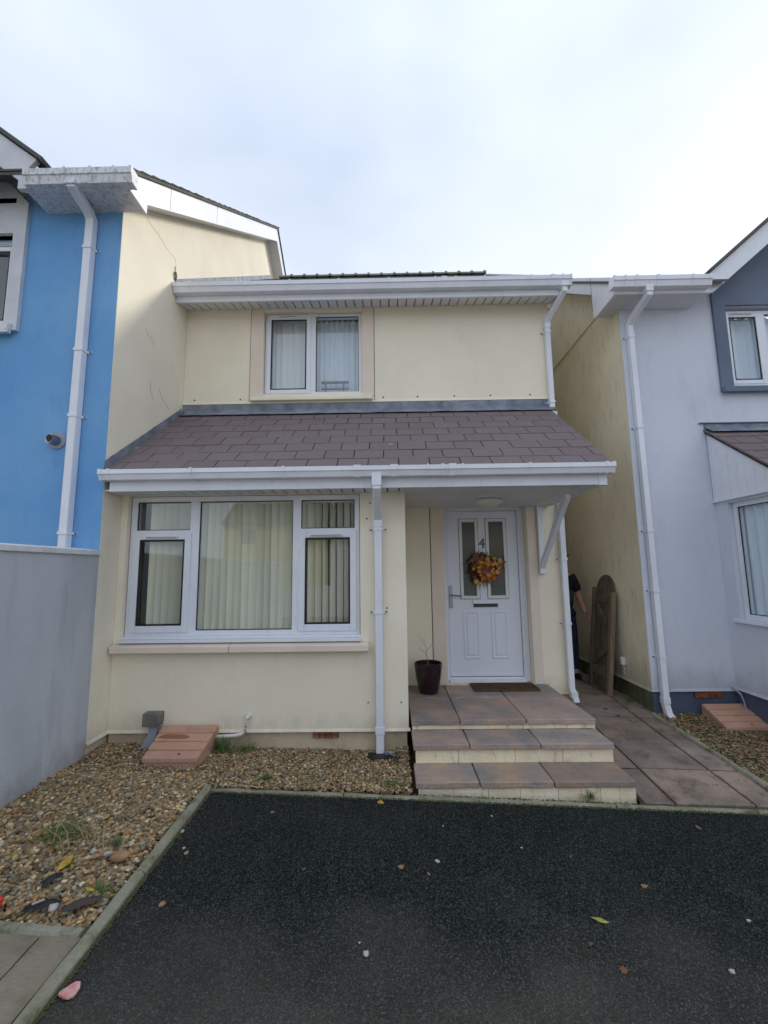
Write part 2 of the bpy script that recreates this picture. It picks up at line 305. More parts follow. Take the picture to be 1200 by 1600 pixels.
# old concrete paving, bottom left
pv=struct(bpy.data.objects.new('concrete_pavement',None)); COL.objects.link(pv); pv.location=(-1.8,1,0)
for (xa,xb,ya,yb) in ((-1.47,-1.305,-1.8,2.03),(-2.37,-1.478,1.10,2.06),(-2.37,-1.478,.10,1.092),(-2.37,-1.478,-1.8,.092)):
    b=B(); nx,ny=4,10; V=[]
    for j in range(ny+1):
        for i in range(nx+1):
            x=xa+(xb-xa)*i/nx; y=ya+(yb-ya)*j/ny+(.06*(-(x+1.3)) if j==ny else 0); V.append((x,y,G(x,y)+.016+random.uniform(-.002,.002)))
    F=[(j*(nx+1)+i,j*(nx+1)+i+1,(j+1)*(nx+1)+i+1,(j+1)*(nx+1)+i) for j in range(ny) for i in range(nx)]
    o=b.add(V,F).obj('paving_slab','pave',pv); s=o.modifiers.new('s','SOLIDIFY'); s.thickness=.05; s.offset=-1
kerb_run('pavement_edge',((-2.4,2.10),(-1.31,2.045)),.05,.032,1.1)
# slabs of the side path
pp=struct(bpy.data.objects.new('side_path',None)); COL.objects.link(pp); pp.location=(2.2,4,0)
xs=[1.685,1.895,2.43,2.655]; ys=[3.205,3.655,4.16,4.625,5.07,5.52,5.97,6.42,6.87,7.32,7.77]
for i in range(3):
    for j in range(10):
        xa,xb=xs[i]+.009,xs[i+1]-.009; ya,yb=ys[j]+.008,ys[j+1]-.008
        if i==0 and j==0: pass
        b=B(); n=3; V=[]; tz=random.uniform(-.004,.004)
        fx=lambda y:max(0,y-4.6)*-.06 if 0<i else 0
        for jj in range(n+1):
            for ii in range(n+1):
                x=xa+(xb-xa)*ii/n; y=ya+(yb-ya)*jj/n; V.append((x+(.0),y,G(x,y)+.012+tz+random.uniform(-.002,.002)))
        F=[(q*(n+1)+r,q*(n+1)+r+1,(q+1)*(n+1)+r+1,(q+1)*(n+1)+r) for q in range(n) for r in range(n)]
        o=b.add(V,F).obj('paving_slab','pathslab',pp); s=o.modifiers.new('s','SOLIDIFY'); s.thickness=.04; s.offset=-1
        d=o.modifiers.new('b','BEVEL'); d.width=.004; d.segments=2
struct(sheet('path_joints',1.682,2.66,3.24,7.8,.003,'jointdirt',6,16))

# ---------------------------------------------------------------- house parts helpers
XL,YA,YD,YB=-2.405,3.90,4.95,3.635
def wall_open(b,axis,x0,x1,z0,z1,y0,y1,holes):
    """wall slab between y0,y1 with rectangular holes (xa,xb,za,zb)"""
    def bx(xa,xb,za,zb):
        if xb-xa>1e-4 and zb-za>1e-4:
            if axis=='x': b.box(xa,xb,y0,y1,za,zb)
            else: b.box(y0,y1,xa,xb,za,zb)
    xsr=sorted({x0,x1,*[h[0] for h in holes],*[h[1] for h in holes]})
    for a,c in zip(xsr[:-1],xsr[1:]):
        hs=sorted([h for h in holes if h[0]<=a+1e-6 and h[1]>=c-1e-6],key=lambda h:h[2]); z=z0
        for h in hs: bx(a,c,z,h[2]); z=h[3]
        bx(a,c,z,z1)
def gutter(parent,x0,x1,yf,yb,zb,zt,m='upvc',clips=(),wide=()):
    h=zt-zb
    prof=[(yb,zt-.01),(yb,zb),(yf+.022,zb),(yf+.006,zb+h*.52),(yf-.004,zb+h*.56),(yf-.004,zt),(yf+.008,zt),(yf+.010,zb+h*.6),(yf+.028,zb+.008),(yb-.006,zb+.008),(yb-.006,zt-.01)]
    g=B().prism(prof,0,x0,x1).obj('gutter',m,parent,smooth=True)
    for xe,s in ((x0,-1),(x1,1)):
        cap=[(yb+.002,zt-.004),(yb+.002,zb-.004),(yf+.02,zb-.004),(yf+.002,zb+h*.5),(yf-.009,zb+h*.54),(yf-.009,zt+.004)]
        B().prism(cap,0,xe-.012,xe+.012).obj('end_cap',m,g)
    for xc in clips:
        ww=.009
        if isinstance(xc,tuple): xc,ww=xc
        cap=[(yb+.001,zb-.005),(yf+.019,zb-.005),(yf,zb+h*.5),(yf-.011,zb+h*.54),(yf-.011,zt+.006),(yf+.014,zt+.006),(yf+.014,zt+.001),(yf-.005,zt+.001),(yf-.005,zb+h*.57),(yf+.005,zb+h*.51),(yf+.021,zb-.001),(yb+.001,zb-.001)]
        B().prism(cap,0,xc-ww,xc+ww).obj('gutter_bracket',m,g)
    return g
def downpipe(parent,pts,hw=.033,clips=(),m='upvc',cx=0,tab=1,joints=()):
    p=B().tube(pts,1,4,ref=(1,0,0),w=(hw,hw)).obj('downpipe',m,parent,bev=.005)
    x,y=pts[-1][0],pts[-1][1]
    for z in clips:
        # find pipe position at z
        xx,yy=x,y
        for a,c in zip(pts[:-1],pts[1:]):
            if min(a[2],c[2])<=z<=max(a[2],c[2]) and abs(a[2]-c[2])>.3: t=(z-a[2])/(c[2]-a[2]); xx=a[0]+(c[0]-a[0])*t; yy=a[1]+(c[1]-a[1])*t
        q=B().box(xx-hw-.005,xx+hw+.005,yy-hw-.006,yy+hw+.004,z-.012,z+.012)
        for s in ((-1,1) if tab==2 else (tab,)):
            q.box(*sorted((xx+s*hw,xx+s*(hw+.04))),yy+hw-.006,yy+hw+.004,z-.008,z+.008)
        c=q.obj('pipe_clip',m,p)
        q=B()
        for s in ((-1,1) if tab==2 else (tab,)): q.tube([(xx+s*(hw+.03),yy+hw-.012,z),(xx+s*(hw+.03),yy+hw+.004,z)],.007,8)
        q.obj('screw','dark',p)
    for z in joints:
        xx,yy=x,y
        for a,c in zip(pts[:-1],pts[1:]):
            if min(a[2],c[2])<=z<=max(a[2],c[2]): t=(z-a[2])/(c[2]-a[2]); xx=a[0]+(c[0]-a[0])*t; yy=a[1]+(c[1]-a[1])*t
        B().box(xx-hw-.004,xx+hw+.004,yy-hw-.004,yy+hw+.004,z-.03,z+.03).obj('pipe_collar',m,p,bev=.002)
    return p
def window(parent,x0,x1,z0,z1,y,lights,fw=.05,depth=.06,m='upvc',axis='x',dirn=1,sillm=None):
    """lights: (xa,xb,za,zb,sash_width, vent) glass openings; frame bars fill the rest. axis 'y' = window on a wall facing x"""
    def obj(b,name,mm,par,bev=0):
        if axis=='y':
            b.v=[(yy,xx,zz) for xx,yy,zz in b.v]
        return b.obj(name,mm,par,bev=bev)
    b=B(); wall_open(b,'x',x0,x1,z0,z1,y,y+depth,[l[:4] for l in lights]); wn=obj(b,'window',m,parent,.0)
    for (xa,xb,za,zb,sw,vent) in lights:
        if sw:
            b=B(); s=.014
            for (a,c,d,e_,yy) in ((xa-s,xb+s,za-s,zb+s,y-.012),):
                wall_open(b,'x',a,c,d,e_,yy,y+.03,[(xa+sw-s,xb-sw+s,za+sw-s,zb-sw+s)])
            sh=obj(b,'sash',m,wn,.004)
            b=B(); wall_open(b,'x',xa+sw-s,xb-sw+s,za+sw-s,zb-sw+s,y-.004,y+.0,[(xa+sw+.002,xb-sw-.002,za+sw+.002,zb-sw-.002)]); obj(b,'gasket','dark',wn)
            ga=(xa+sw-s,xb-sw+s,za+sw-s,zb-sw+s)
        else:
            b=B(); wall_open(b,'x',xa,xb,za,zb,y+.012,y+.02,[(xa+.007,xb-.007,za+.007,zb-.007)]); obj(b,'gasket','dark',wn)
            ga=(xa,xb,za,zb)
        obj(B().box(ga[0],ga[1],y+.022,y+.027,ga[2],ga[3]),'pane','glass',wn)
        if vent:
            vx0,vx1,vz=vent; obj(B().box(vx0,vx1,y-.028,y-.0125,vz-.011,vz+.011),'trickle_vent',m,wn,.004)
            obj(B().box(vx0+.01,vx1-.01,y-.0295,y-.0275,vz-.004,vz+.002),'vent_slot','greyplastic',wn)
    return wn

# ================================================================ MIDDLE HOUSE
H4=thing('cream_house','cream rendered house number 4 with purple slate porch roof and white front door','house',(-.25,4.9,0))
b=B()
wall_open(b,'x',XL+.002,.14,.20,2.36,YA,YA+.10,[(-2.345,-.262,.925,2.215)])          # bay front
b.box(.04,.14,YA+.10,YD,.20,2.36)                                              # bay right flank
wall_open(b,'x',.14,1.93,.20,3.1,YD,YD+.2,[(.605,1.535,.296,2.235)])
wall_open(b,'x',XL+.002,1.93,3.1,4.74,YD,YD+.2,[(-1.47,-.295,3.59,4.625)])
b.box(1.73,1.93,YD+.2,12.,.20,4.74)                                             # right flank
b.obj('wall','cream',H4)
# gable triangle on the right flank
B().prism([(YD,4.74),(11.6,4.74),(8.3,7.35)],0,1.75,1.93).obj('gable_wall','cream',H4)
b=B(); b.box(XL+.002,.125,YA+.022,YA+.1,-.1,.2); b.box(.02,.12,YA+.1,YD,-.1,.2); b.box(1.5,1.915,YD+.02,YD+.2,-.1,.2); b.box(1.75,1.91,YD+.2,12,-.1,.2); b.obj('plinth','plinth',H4)
# drip beads
b=B(); b.prism([(YA-.014,.192),(YA,.215),(YA,.192)],0,XL+.002,.152); b.obj('drip_bead','cream',H4)
B().prism([(YD-.016,3.472),(YD-.012,3.488),(YD,3.50),(YD,3.472)],0,XL+.002,1.93).obj('drip_bead','cream',H4)
B().box(1.655,1.935,YD-.012,YD,.19,.205).obj('drip_bead','cream',H4)
b=B()
for x in (-2.27,-1.73,-.05,.35,.78,1.2,1.66): b.tube([(x,YD-.004,3.53),(x,YD+.001,3.53)],.009,8)
for x in (-.2,.08): b.tube([(x,YA-.004,.42),(x,YA+.001,.42)],.006,8)
for x,z in ((-.2,1.98),(-.17,2.12),(-.13,1.2),(-.03,1.2)): b.tube([(x,YA-.003,z),(x,YA+.001,z)],.007,8)
b.obj('screw_hole','gap',H4)
# scuffs on bay pier
# peach bands
for xa,xb,za,zb in ((-1.622,-1.47,3.549,4.74),(-.295,-.155,3.549,4.74)):
    B().box(xa,xb,YD-.010,YD,za,zb).obj('window_surround','peach',H4,bev=.002)
for xa,xb in ((-1.628,-1.6235),(-.1535,-.149)): B().box(xa,xb,YD-.004,YD,3.49,4.74).obj('render_joint','gap',H4)
B().box(.46,.605,YD-.010,YD,.297,2.3).obj('door_surround','peach',H4,bev=.002)
B().box(1.535,1.635,YD-.012,YD,.297,2.3).obj('door_surround','peach',H4,bev=.002)
B().box(.452,.458,YD-.003,YD,.3,2.3).obj('render_joint','gap',H4)
B().box(.142,.19,YD-.03,YD,.62,.70).obj('render_patch','cream',H4)
# upper sill and lower sill
B().prism([(YD-.07,3.49),(YD-.07,3.53),(YD,3.545),(YD+.06,3.548),(YD+.06,3.49)],0,-1.60,-.175).obj('window_sill','cream',H4,bev=.004)
for xa,xb in ((-2.385,-1.372),(-1.368,-.188)):
    B().prism([(YA-.085,.852),(YA-.085,.905),(YA,.925),(YA+.04,.927),(YA+.04,.845),(YA,.845)],0,xa,xb).obj('window_sill','peach',H4,bev=.005)
B().box(-2.345,-.255,YA-.045,YA+.055,.93,.955).obj('sub_sill','upvc',H4,bev=.003)
B().box(-2.342,-.262,YA-.005,YA+.05,.956,.978).obj('sub_sill','upvc',H4,bev=.002)
# lower window
yw=YA+.05
window(H4,-2.335,-.27,.978,2.21,yw,[(-2.285,-1.800,1.905,2.165,0,None),(-2.29,-1.795,1.02,1.865,.058,(-2.19,-1.90,1.842)),(-1.715,-.868,1.02,2.165,0,None),(-.795,-.312,1.905,2.165,0,None),(-.80,-.310,1.02,1.865,.058,(-.71,-.42,1.842))])
# upper window
window(H4,-1.462,-.300,3.592,4.618,YD+.05,[(-1.43,-.93,3.625,4.585,.05,(-1.31,-1.08,4.575)),(-.855,-.34,3.63,4.585,0,None)])
# rooms behind the windows
b=B(); b.box(-2.36,.0,YD+.9,YD+.95,0,2.7); b.box(-2.40,-2.36,YA+.12,YD+.9,0,2.7); b.box(.0,.04,YA+.12,YD+.9,0,2.7); b.box(-2.36,0,YA+.12,YD+.9,2.36,2.4); b.box(-2.36,0,YA+.12,YD+.9,.1,.2)
b.box(-1.9,.2,YD+1.6,YD+1.65,2.8,5); b.box(-1.9,-1.85,YD+.22,YD+1.6,2.8,5); b.box(.2,.25,YD+.22,YD+1.6,2.8,5); b.box(-1.9,.2,YD+.22,YD+1.6,4.70,4.75); b.box(-1.9,.2,YD+.22,YD+1.6,2.8,2.85)
b.obj('interior_wall','room',H4)
# door
dr=B(); wall_open(dr,'x',.607,1.533,.298,2.232,YD+.11,YD+.18,[(.652,1.462,.345,2.19)]); FD=dr.obj('door_frame','door',H4,bev=.004)
dd=YD+.135
leaf=B(); gl=[(.832,.978,1.225,2.062),(1.137,1.302,1.225,2.062)]
wall_open(leaf,'x',.657,1.457,.352,2.184,dd,dd+.045,gl); DR=leaf.obj('front_door','door',H4)
B().box(.657,1.457,dd-.012,dd,.352,.385).obj('weather_bar','door',DR,bev=.003)
B().box(.645,1.465,YD+.06,YD+.11,.30,.325).obj('threshold','upvc',FD)
for xa,xb,za,zb in gl:
    b=B(); wall_open(b,'x',xa-.035,xb+.035,za-.035,zb+.035,dd-.012,dd+.01,[(xa,xb,za,zb)]); b.obj('glazing_bead','bead',DR,bev=.006)
    b=B(); wall_open(b,'x',xa-.040,xb+.040,za-.040,zb+.040,dd-.002,dd+.004,[(xa-.034,xb+.034,za-.034,zb+.034)]); b.obj('bead_shadow_gap','greyplastic',DR)
    B().box(xa,xb,dd+.012,dd+.02,za,zb).obj('glass_pane','doorglass',DR)
for xa,xb in ((.808,1.002),(1.122,1.316)):
    za,zb=.53,1.062
    b=B(); V=[]
    for (e_,y) in ((0,0),(.012,-.008),(.024,-.009),(.036,.0),(.052,-.010)):
        V+=[(xa+e_,dd+y-.0005,za+e_),(xb-e_,dd+y-.0005,za+e_),(xb-e_,dd+y-.0005,zb-e_),(xa+e_,dd+y-.0005,zb-e_)]
    F=[(k*4+i,k*4+(i+1)%4,(k+1)*4+(i+1)%4,(k+1)*4+i) for k in range(4) for i in range(4)]+[(16,17,18,19)]
    b.add(V,F).obj('door_panel','door',DR)
B().box(.928,1.212,dd-.012,dd,1.095,1.182).obj('letter_plate','door',DR,bev=.004)
B().box(.934,1.206,dd-.016,dd-.0125,1.10,1.14).obj('letter_slot','slot',DR)
B().prism([(dd-.03,1.138),(dd-.022,1.18),(dd-.0125,1.18),(dd-.0125,1.138)],0,.928,1.212).obj('letter_flap','door',DR,bev=.002)
# handle
b=B().box(.664,.700,dd-.010,dd-.0005,1.09,1.34); b.obj('handle_plate','steel',DR,bev=.004)
B().tube([(.682,dd-.01,1.235),(.682,dd-.05,1.235),(.70,dd-.055,1.235),(.80,dd-.055,1.226)],.009,8).obj('handle','steel',DR,smooth=True)
B().tube([(.682,dd-.016,1.15),(.682,dd-.009,1.15)],.012,12).obj('lock_cylinder','steel',DR,smooth=True)
# number 4 and knocker
fc=bpy.data.curves.new('numeral','FONT'); fc.body='4'; fc.size=.155; fc.extrude=.004; fc.align_x='CENTER'; fc.bevel_depth=.001
fo=bpy.data.objects.new('tmp_text',fc); COL.objects.link(fo); dg=bpy.context.evaluated_depsgraph_get(); me=bpy.data.meshes.new_from_object(fo.evaluated_get(dg)); COL.objects.unlink(fo)
me.transform(Matrix.Translation((1.056,dd-.005,1.765))@Matrix.Rotation(math.pi/2,4,'X')@Matrix.Diagonal((1.0,1,1,1))); me.materials.clear(); me.materials.append(mat('number_chrome',(.09,.09,.11),.3,metal=.6)); link('door_number',me,DR)
b=B(); b.tube([(1.053,dd-.002,1.70),(1.053,dd-.016,1.695)],.022,12); b.tube([(1.053,dd-.016,1.70),(1.053,dd-.024,1.665)],.009,8); ko=b.obj('knocker','steel',DR,smooth=True)
B().tube([(1.053+.028*math.sin(t*.5236),dd-.02,1.655+.028*math.cos(t*.5236)) for t in range(13)],.006,6).obj('knocker_ring','steel',DR,smooth=True)
# render strip below the door
B().box(.607,1.533,YD-.005,YD+.11,.2,.298).obj('door_step_edge','riser',H4)

# porch roof
SL=.73
def RZ(y): return 2.395+SL*(y-3.644)
PR=B().prism([(3.66,RZ(3.66)-.05),(3.66,RZ(3.66)-.018),(4.95,RZ(4.95)-.018),(4.95,RZ(4.95)-.05)],0,XL+.003,1.855).obj('porch_roof','gap',H4)
tw,ex=.262,.2005; tn=Vector((0,1,SL)).normalized()
def slate_mesh(w_,name='slate',ln=.235,th=.014):
    b=B(); a=Vector((0,0,0)); up=Vector((0,-tn.z,tn.y)); V=[]
    for s,t in ((0,0),(0,th),(ln,th-.004),(ln,-.004)):
        p=a+tn*s+up*t; V+= [(0.004,p.y,p.z),(w_-.004,p.y,p.z)]
    b.add(V,[(0,1,3,2),(2,3,5,4),(4,5,7,6),(6,7,1,0),(0,2,4,6),(1,7,5,3)]); return b.mesh(name,'slate')
cache={}
for r in range(8):
    y=3.598+r*ex/math.sqrt(1+SL*SL); x=XL+.004-(0 if r%2 else tw/2)
    while x<1.868:
        xa=max(x,XL+.004); xb=min(x+tw,1.872)
        if xb-xa>.03:
            k=round(xb-xa,3)
            if k not in cache: cache[k]=slate_mesh(k)
            o=link('slate',cache[k],PR,(xa,y,RZ(y)+.004+random.uniform(-.002,.002))); o.rotation_euler=(random.uniform(-.004,.004),random.uniform(-.007,.007),random.uniform(-.005,.005))
        x+=tw
# verge on the right
B().prism([(3.63,RZ(3.63)-.10),(3.63,RZ(3.63)-.016),(4.94,RZ(4.94)-.016),(4.94,RZ(4.94)-.10)],0,1.80,1.85).obj('verge_board','upvc',H4)
# flashings
LF=B().prism([(YD-.002,3.33),(YD-.012,3.475),(YD-.004,3.475),(YD,3.475)],0,XL+.006,1.93).obj('lead_flashing','lead',H4)
b=B(); nx=60; V=[]
for i in range(nx+1):
    x=XL+.006+(1.88-XL)*i/nx; w1=random.uniform(-.004,.004); w2=random.uniform(-.006,.006)
    V+=[(x,YD-.014,3.40),(x,YD-.022,3.362+w1),(x,YD-.11+w2,3.325-.02+w1*.6+.002)]
F=[(i*3+j,(i+1)*3+j,(i+1)*3+j+1,i*3+j+1) for i in range(nx) for j in range(2)]
o=b.add(V,F).obj('flashing_apron','lead',H4,smooth='all'); s=o.modifiers.new('s','SOLIDIFY'); s.thickness=.004
B().box(-.62,-.61,YD-.0165,YD-.012,3.37,3.47).obj('flashing_lap','lead',H4); B().box(.62,.63,YD-.0165,YD-.012,3.37,3.47).obj('flashing_lap','lead',H4)
# stepped lead soakers on the left side
for k in range(12):
    y0=3.615+k*.107; y1=y0+.112; x=XL+.004+ (k%2)*.0015
    b=B(); b.prism([(y0,RZ(y0)+.008),(y0,RZ(y0)+.095),(y1,RZ(y1)+.10),(y1,RZ(y1)+.008)],0,x,x+.004)
    b.add([(x,y0,RZ(y0)+.017),(x+.05,y0,RZ(y0)+.016),(x+.05,y1,RZ(y1)+.016),(x,y1,RZ(y1)+.017)],[(0,1,2,3)]); b.obj('lead_soaker','lead',H4)
# fascia, soffit, gutter of the porch
B().box(XL+.06,1.79,3.615,3.64,2.205,2.375).obj('fascia','upvc',H4,bev=.003)
B().box(1.765,1.79,3.64,YD,2.205,2.30).obj('fascia','upvc',H4)
B().box(1.735,1.805,3.607,3.645,2.20,2.30).obj('fascia_corner_cap','upvc',H4,bev=.003)
SO=B().box(XL+.06,1.765,3.645,YD-.002,2.226,2.236).obj('porch_soffit','gap',H4)
x=XL+.01
while x<.138:
    B().box(x+.0015,min(x+.088,.139),3.64,YA-.001,2.215,2.225).obj('soffit_board','soffit',SO); x+=.0995
y=3.64
while y<YD-.01:
    B().box(.142,1.60,y+.0015,min(y+.090,YD-.002),2.215,2.225).obj('soffit_board','soffit',SO); y+=.0995
x=1.603
while x<1.76:
    B().box(x+.0015,min(x+.077,1.765),3.64,YD-.002,2.213,2.2235).obj('soffit_board','soffit',SO); x+=.0815
gutter(H4,-2.372,1.825,3.515,3.612,2.29,2.372,clips=(-2.3,-1.62,-.86,(-.255,.03),(.045,.03),.32,(.44,.012),(.52,.03),.60,1.15,1.77))
# upper fascia, soffit, gutter
B().box(XL+.003,2.01,4.66,4.685,4.585,4.76).obj('fascia','upvc',H4,bev=.003)
B().prism([(4.66,4.585),(4.66,4.82),(8.3,7.47),(8.3,7.24),(4.98,4.82),(4.98,4.585)],0,1.985,2.012).obj('verge_board','upvc',H4)
SO=B().box(XL+.003,1.985,4.686,YD-.001,4.676,4.69).obj('eaves_soffit','greyplastic',H4)
B().box(1.93,1.985,YD-.001,5.02,4.60,4.612).obj('box_end_soffit','soffit',H4)
x=XL+.004
while x<1.985:
    o=B(); y0,y1=4.686,YD-.001; o.add([(x+.0015,y0,4.60),(min(x+.091,1.985),y0,4.60),(min(x+.091,1.985),y1,4.662),(x+.0015,y1,4.662),(x+.0015,y0,4.61),(min(x+.091,1.985),y0,4.61),(min(x+.091,1.985),y1,4.672),(x+.0015,y1,4.672)],[(0,3,2,1),(4,5,6,7),(0,1,5,4),(1,2,6,5),(2,3,7,6),(3,0,4,7)])
    o.obj('soffit_board','soffit',SO); x+=.1015
gutter(H4,XL+.02,2.06,4.56,4.657,4.655,4.762,clips=(-2.2,-1.63,-1.08,-.53,.03,.55,(.65,.03),.78,1.1,1.62,(1.86,.02),1.97))
# main roof
RB=lambda y:4.745+SL*(y-4.62)
MR=B().prism([(4.60,RB(4.6)-.05),(4.60,RB(4.6)-.01),(8.3,RB(8.3)-.01),(12.0,RB(4.6)-.01),(12.0,RB(4.6)-.05),(8.3,RB(8.3)-.05)],0,XL+.003,2.03).obj('main_roof','mossroof',H4)
b=B(); k=0; y=4.585; st=.2/math.sqrt(1+SL*SL)
while y<8.2:
    y2=min(y+st*1.1,8.29); x=XL+.006-(0 if k%2 else .13)
    while x<2.05:
        xa=max(x,XL+.006)+.002; xb=min(x+.26,2.05)-.002
        if xb-xa>.02:
            z=RB(y)+.014+random.uniform(0,.003); b.add([(xa,y,z-.012),(xb,y,z-.012),(xb,y,z),(xa,y,z),(xb,y2,RB(y2)+.001),(xa,y2,RB(y2)+.001)],[(0,1,2,3),(3,2,4,5)])
        x+=.262
    y+=st; k+=1
stuff(b.obj('roof_slates','mossroof',MR))
x=XL+.25
while x<2.0:
    rr=[]
    for t in range(9):
        a=math.pi*t/8; rr.append((8.3-.12*math.cos(a),RB(8.3)-.03+.085*math.sin(a)))
    x2=min(x+.255,2.05)
    B().prism(rr,0,x,x2).obj('ridge_tile','ridge',MR,smooth=True)
    rr=[(8.3+(p[0]-8.3)*1.12,RB(8.3)-.03+(p[1]-RB(8.3)+.03)*1.3) for p in rr]
    B().prism(rr,0,x2-.03,x2+.012).obj('ridge_collar','ridge',MR,smooth=True); x+=.26
# abutment flashing of the main roof on the neighbour's wall
for k in range(16):
    y0=4.62+k*.24; y1=y0+.25
    B().prism([(y0,RB(y0)+.01),(y0,RB(y0)+.10),(y1,RB(y1)+.10),(y1,RB(y1)+.01)],0,XL+.004+(k%2)*.002,XL+.010+(k%2)*.002).obj('lead_soaker','lead',H4)
# downpipes
downpipe(H4,[(-.1,3.565,2.30),(-.1,3.565,2.20),(-.1,3.79,2.02),(-.1,3.862,1.98),(-.1,3.862,.03)],.034,clips=(1.88,1.17),tab=2,joints=(.215,1.93))
B().tube([(-.1,3.565,2.33),(-.1,3.565,2.21)],1,4,ref=(1,0,0),w=(.04,.04)).obj('gutter_outlet','upvc',H4,bev=.004)
downpipe(H4,[(1.995,4.61,4.68),(1.995,4.61,4.60),(1.895,4.885,4.43),(1.89,4.912,4.38),(1.89,4.912,3.35)],.029,clips=(4.28,3.42),tab=-1,joints=(4.36,))
downpipe(H4,[(1.905,4.905,3.30),(1.905,4.905,.26),(1.925,4.89,.18),(1.93,4.86,.12)],.030,clips=(1.62,.93),tab=-1,joints=(.20,))
B().box(1.95,2.04,4.565,4.655,4.64,4.70).obj('gutter_outlet','upvc',H4,bev=.004)
# porch gallows bracket
b=B(); b.box(1.645,1.705,YD-.055,YD-.012,1.475,2.2125); b.prism([(YD-.056,1.52),(YD-.056,1.60),(4.20,2.2125),(4.10,2.2125),(4.10,2.17),(4.86,1.56)],0,1.652,1.698); b.box(1.638,1.712,YD-.06,YD-.014,1.465,1.49)
b.obj('porch_bracket','upvc',H4,bev=.004)
B().tube([(1.676,YD-.057,1.565),(1.676,YD-.0555,1.565)],.012,10).obj('bracket_hole','gap',H4)
# air brick
ab=B().box(-.665,-.45,YA+.012,YA+.03,.135,.19).obj('air_brick','gap',H4)
for i in range(4):
    for j in range(2): B().box(-.662+i*.053,-.616+i*.053,YA+.004,YA+.02,.137+j*.027,.159+j*.027).obj('brick_piece','brick',ab)

# ---------------------------------------------------------------- blinds etc. (hang inside)
def vblind(name,label,x0,x1,zt,zb,y,pitch,wd,ang,m,skip=()):
    t=thing(name,label,'blind',((x0+x1)/2,y,zb)); B().box(x0,x1,y-.02,y+.02,zt,zt+.03).obj('headrail',m,t)
    b=B(); V=[];n=4
    for i in range(n+1):
        u=-wd/2+wd*i/n; c=.006*(1-(2*i/n-1)**2)
        for z in (zb,zt): V.append((u,c,z-zb))
    me=b.add(V,[(2*i,2*i+2,2*i+3,2*i+1) for i in range(n)]).mesh('blind_slat',m,'all')
    x=x0+pitch/2;k=0
    while x<x1:
        if k not in skip:
            o=link('blind_slat',me,t,(x,y,zb)); o.rotation_euler=(random.uniform(-.006,.006),random.uniform(-.006,.006),math.radians(ang(k) if callable(ang) else ang)+random.uniform(-.08,.08))
        x+=pitch; k+=1
vblind('vertical_blind','beige vertical blind of long fabric slats inside the large ground floor window',-2.19,-.29,2.15,1.0,yw+.085,.0655,.080,lambda k:(42 if k<22 else 58)+random.choice((0,0,5,-5,10,-8)),'blind')
vblind('vertical_blind','white vertical blind inside the left casement of the upper floor window',-1.44,-.93,4.6,3.62,YD+.22,.075,.088,16,'blindwhite')
b=B(); V=[];n=60
for i in range(n+1):
    x=-.87+.58*i/n
    for z in (3.62,4.62): V.append((x,YD+.22+.018*math.sin(i*.9)+.006*math.sin(i*2.3),z))
tag(b.add(V,[(2*i,2*i+2,2*i+3,2*i+1) for i in range(n)]).obj('curtain','curtain',None,smooth='all'),'pale blue net curtain hanging in the right pane of the upper floor window','curtain')
b=B(); b.box(-.80,-.47,YD+.13,YD+.16,3.775,3.795); 
for x in (-.75,-.53): b.box(x-.008,x+.008,YD+.13,YD+.16,3.62,3.775)
b.box(-.80,-.47,YD+.13,YD+.16,3.70,3.706)
tag(b.obj('clothes_stand','greyplastic'),'small dark stand on the inside ledge behind the upper right pane','stand')

# ---------------------------------------------------------------- porch light
t=thing('porch_light','round white bulkhead light with a cracked rim on the porch ceiling above the door','light',(1.0,4.40,2.15))
B().lathe([(.11,.065),(.128,.06),(.13,.035),(.12,.02),(.10,.018),(.10,.03)],(1.0,4.40,2.148),28).obj('light_rim','whiteplastic',t,smooth=True)
B().lathe([(.098,.03),(.096,.014),(.075,-.006),(.04,-.018),(.001,-.021)],(1.0,4.40,2.148),28).obj('diffuser','lampglass',t,smooth=True)

# ---------------------------------------------------------------- front steps
ST=thing('front_steps','three slabbed front steps with cream risers below the white front door','steps',(.95,4.0,-.05))
X0,X1=.155,1.675
def slab(xa,xb,ya,yb,zt,th=.043,bev=.007):
    b=B(); nx=max(2,int((xb-xa)/.08)); ny=max(2,int((yb-ya)/.08)); V=[];F=[]
    for lay,zz in ((0,zt),(1,zt-th)):
        for j in range(ny+1):
            for i in range(nx+1):
                x=xa+(xb-xa)*i/nx; y=ya+(yb-ya)*j/ny
                if j in(0,ny): y+=random.uniform(-.003,.003)
                V.append((x,y,zz+random.uniform(-.0018,.0018)))
    W=nx+1; T=W*(ny+1)
    for j in range(ny):
        for i in range(nx):
            F.append((j*W+i,j*W+i+1,(j+1)*W+i+1,(j+1)*W+i)); F.append((T+j*W+i,T+(j+1)*W+i,T+(j+1)*W+i+1,T+j*W+i+1))
    for i in range(nx): F.append((i,T+i,T+i+1,i+1)); F.append((ny*W+i,ny*W+i+1,T+ny*W+i+1,T+ny*W+i))
    for j in range(ny): F.append((j*W,(j+1)*W,T+(j+1)*W,T+j*W)); F.append((j*W+nx,T+j*W+nx,T+(j+1)*W+nx,(j+1)*W+nx))
    b.add(V,F).obj('step_slab','slab',ST,bev=bev)
cuts=[X0,.560,1.105,X1]
c2=[X0,.585,1.12,X1]
c3=[X0,.60,1.11,X1]
for i in range(3):
    slab(cuts[i]+.004,cuts[i+1]-.004,3.835,4.47,.295)
    slab(cuts[i]+.004,cuts[i+1]-.004,4.48,4.945,.294)
    slab(c2[i]+.004,c2[i+1]-.004,3.545,3.87,.212)
    slab(c3[i]+.004,c3[i+1]-.004,3.265,3.58,.070)
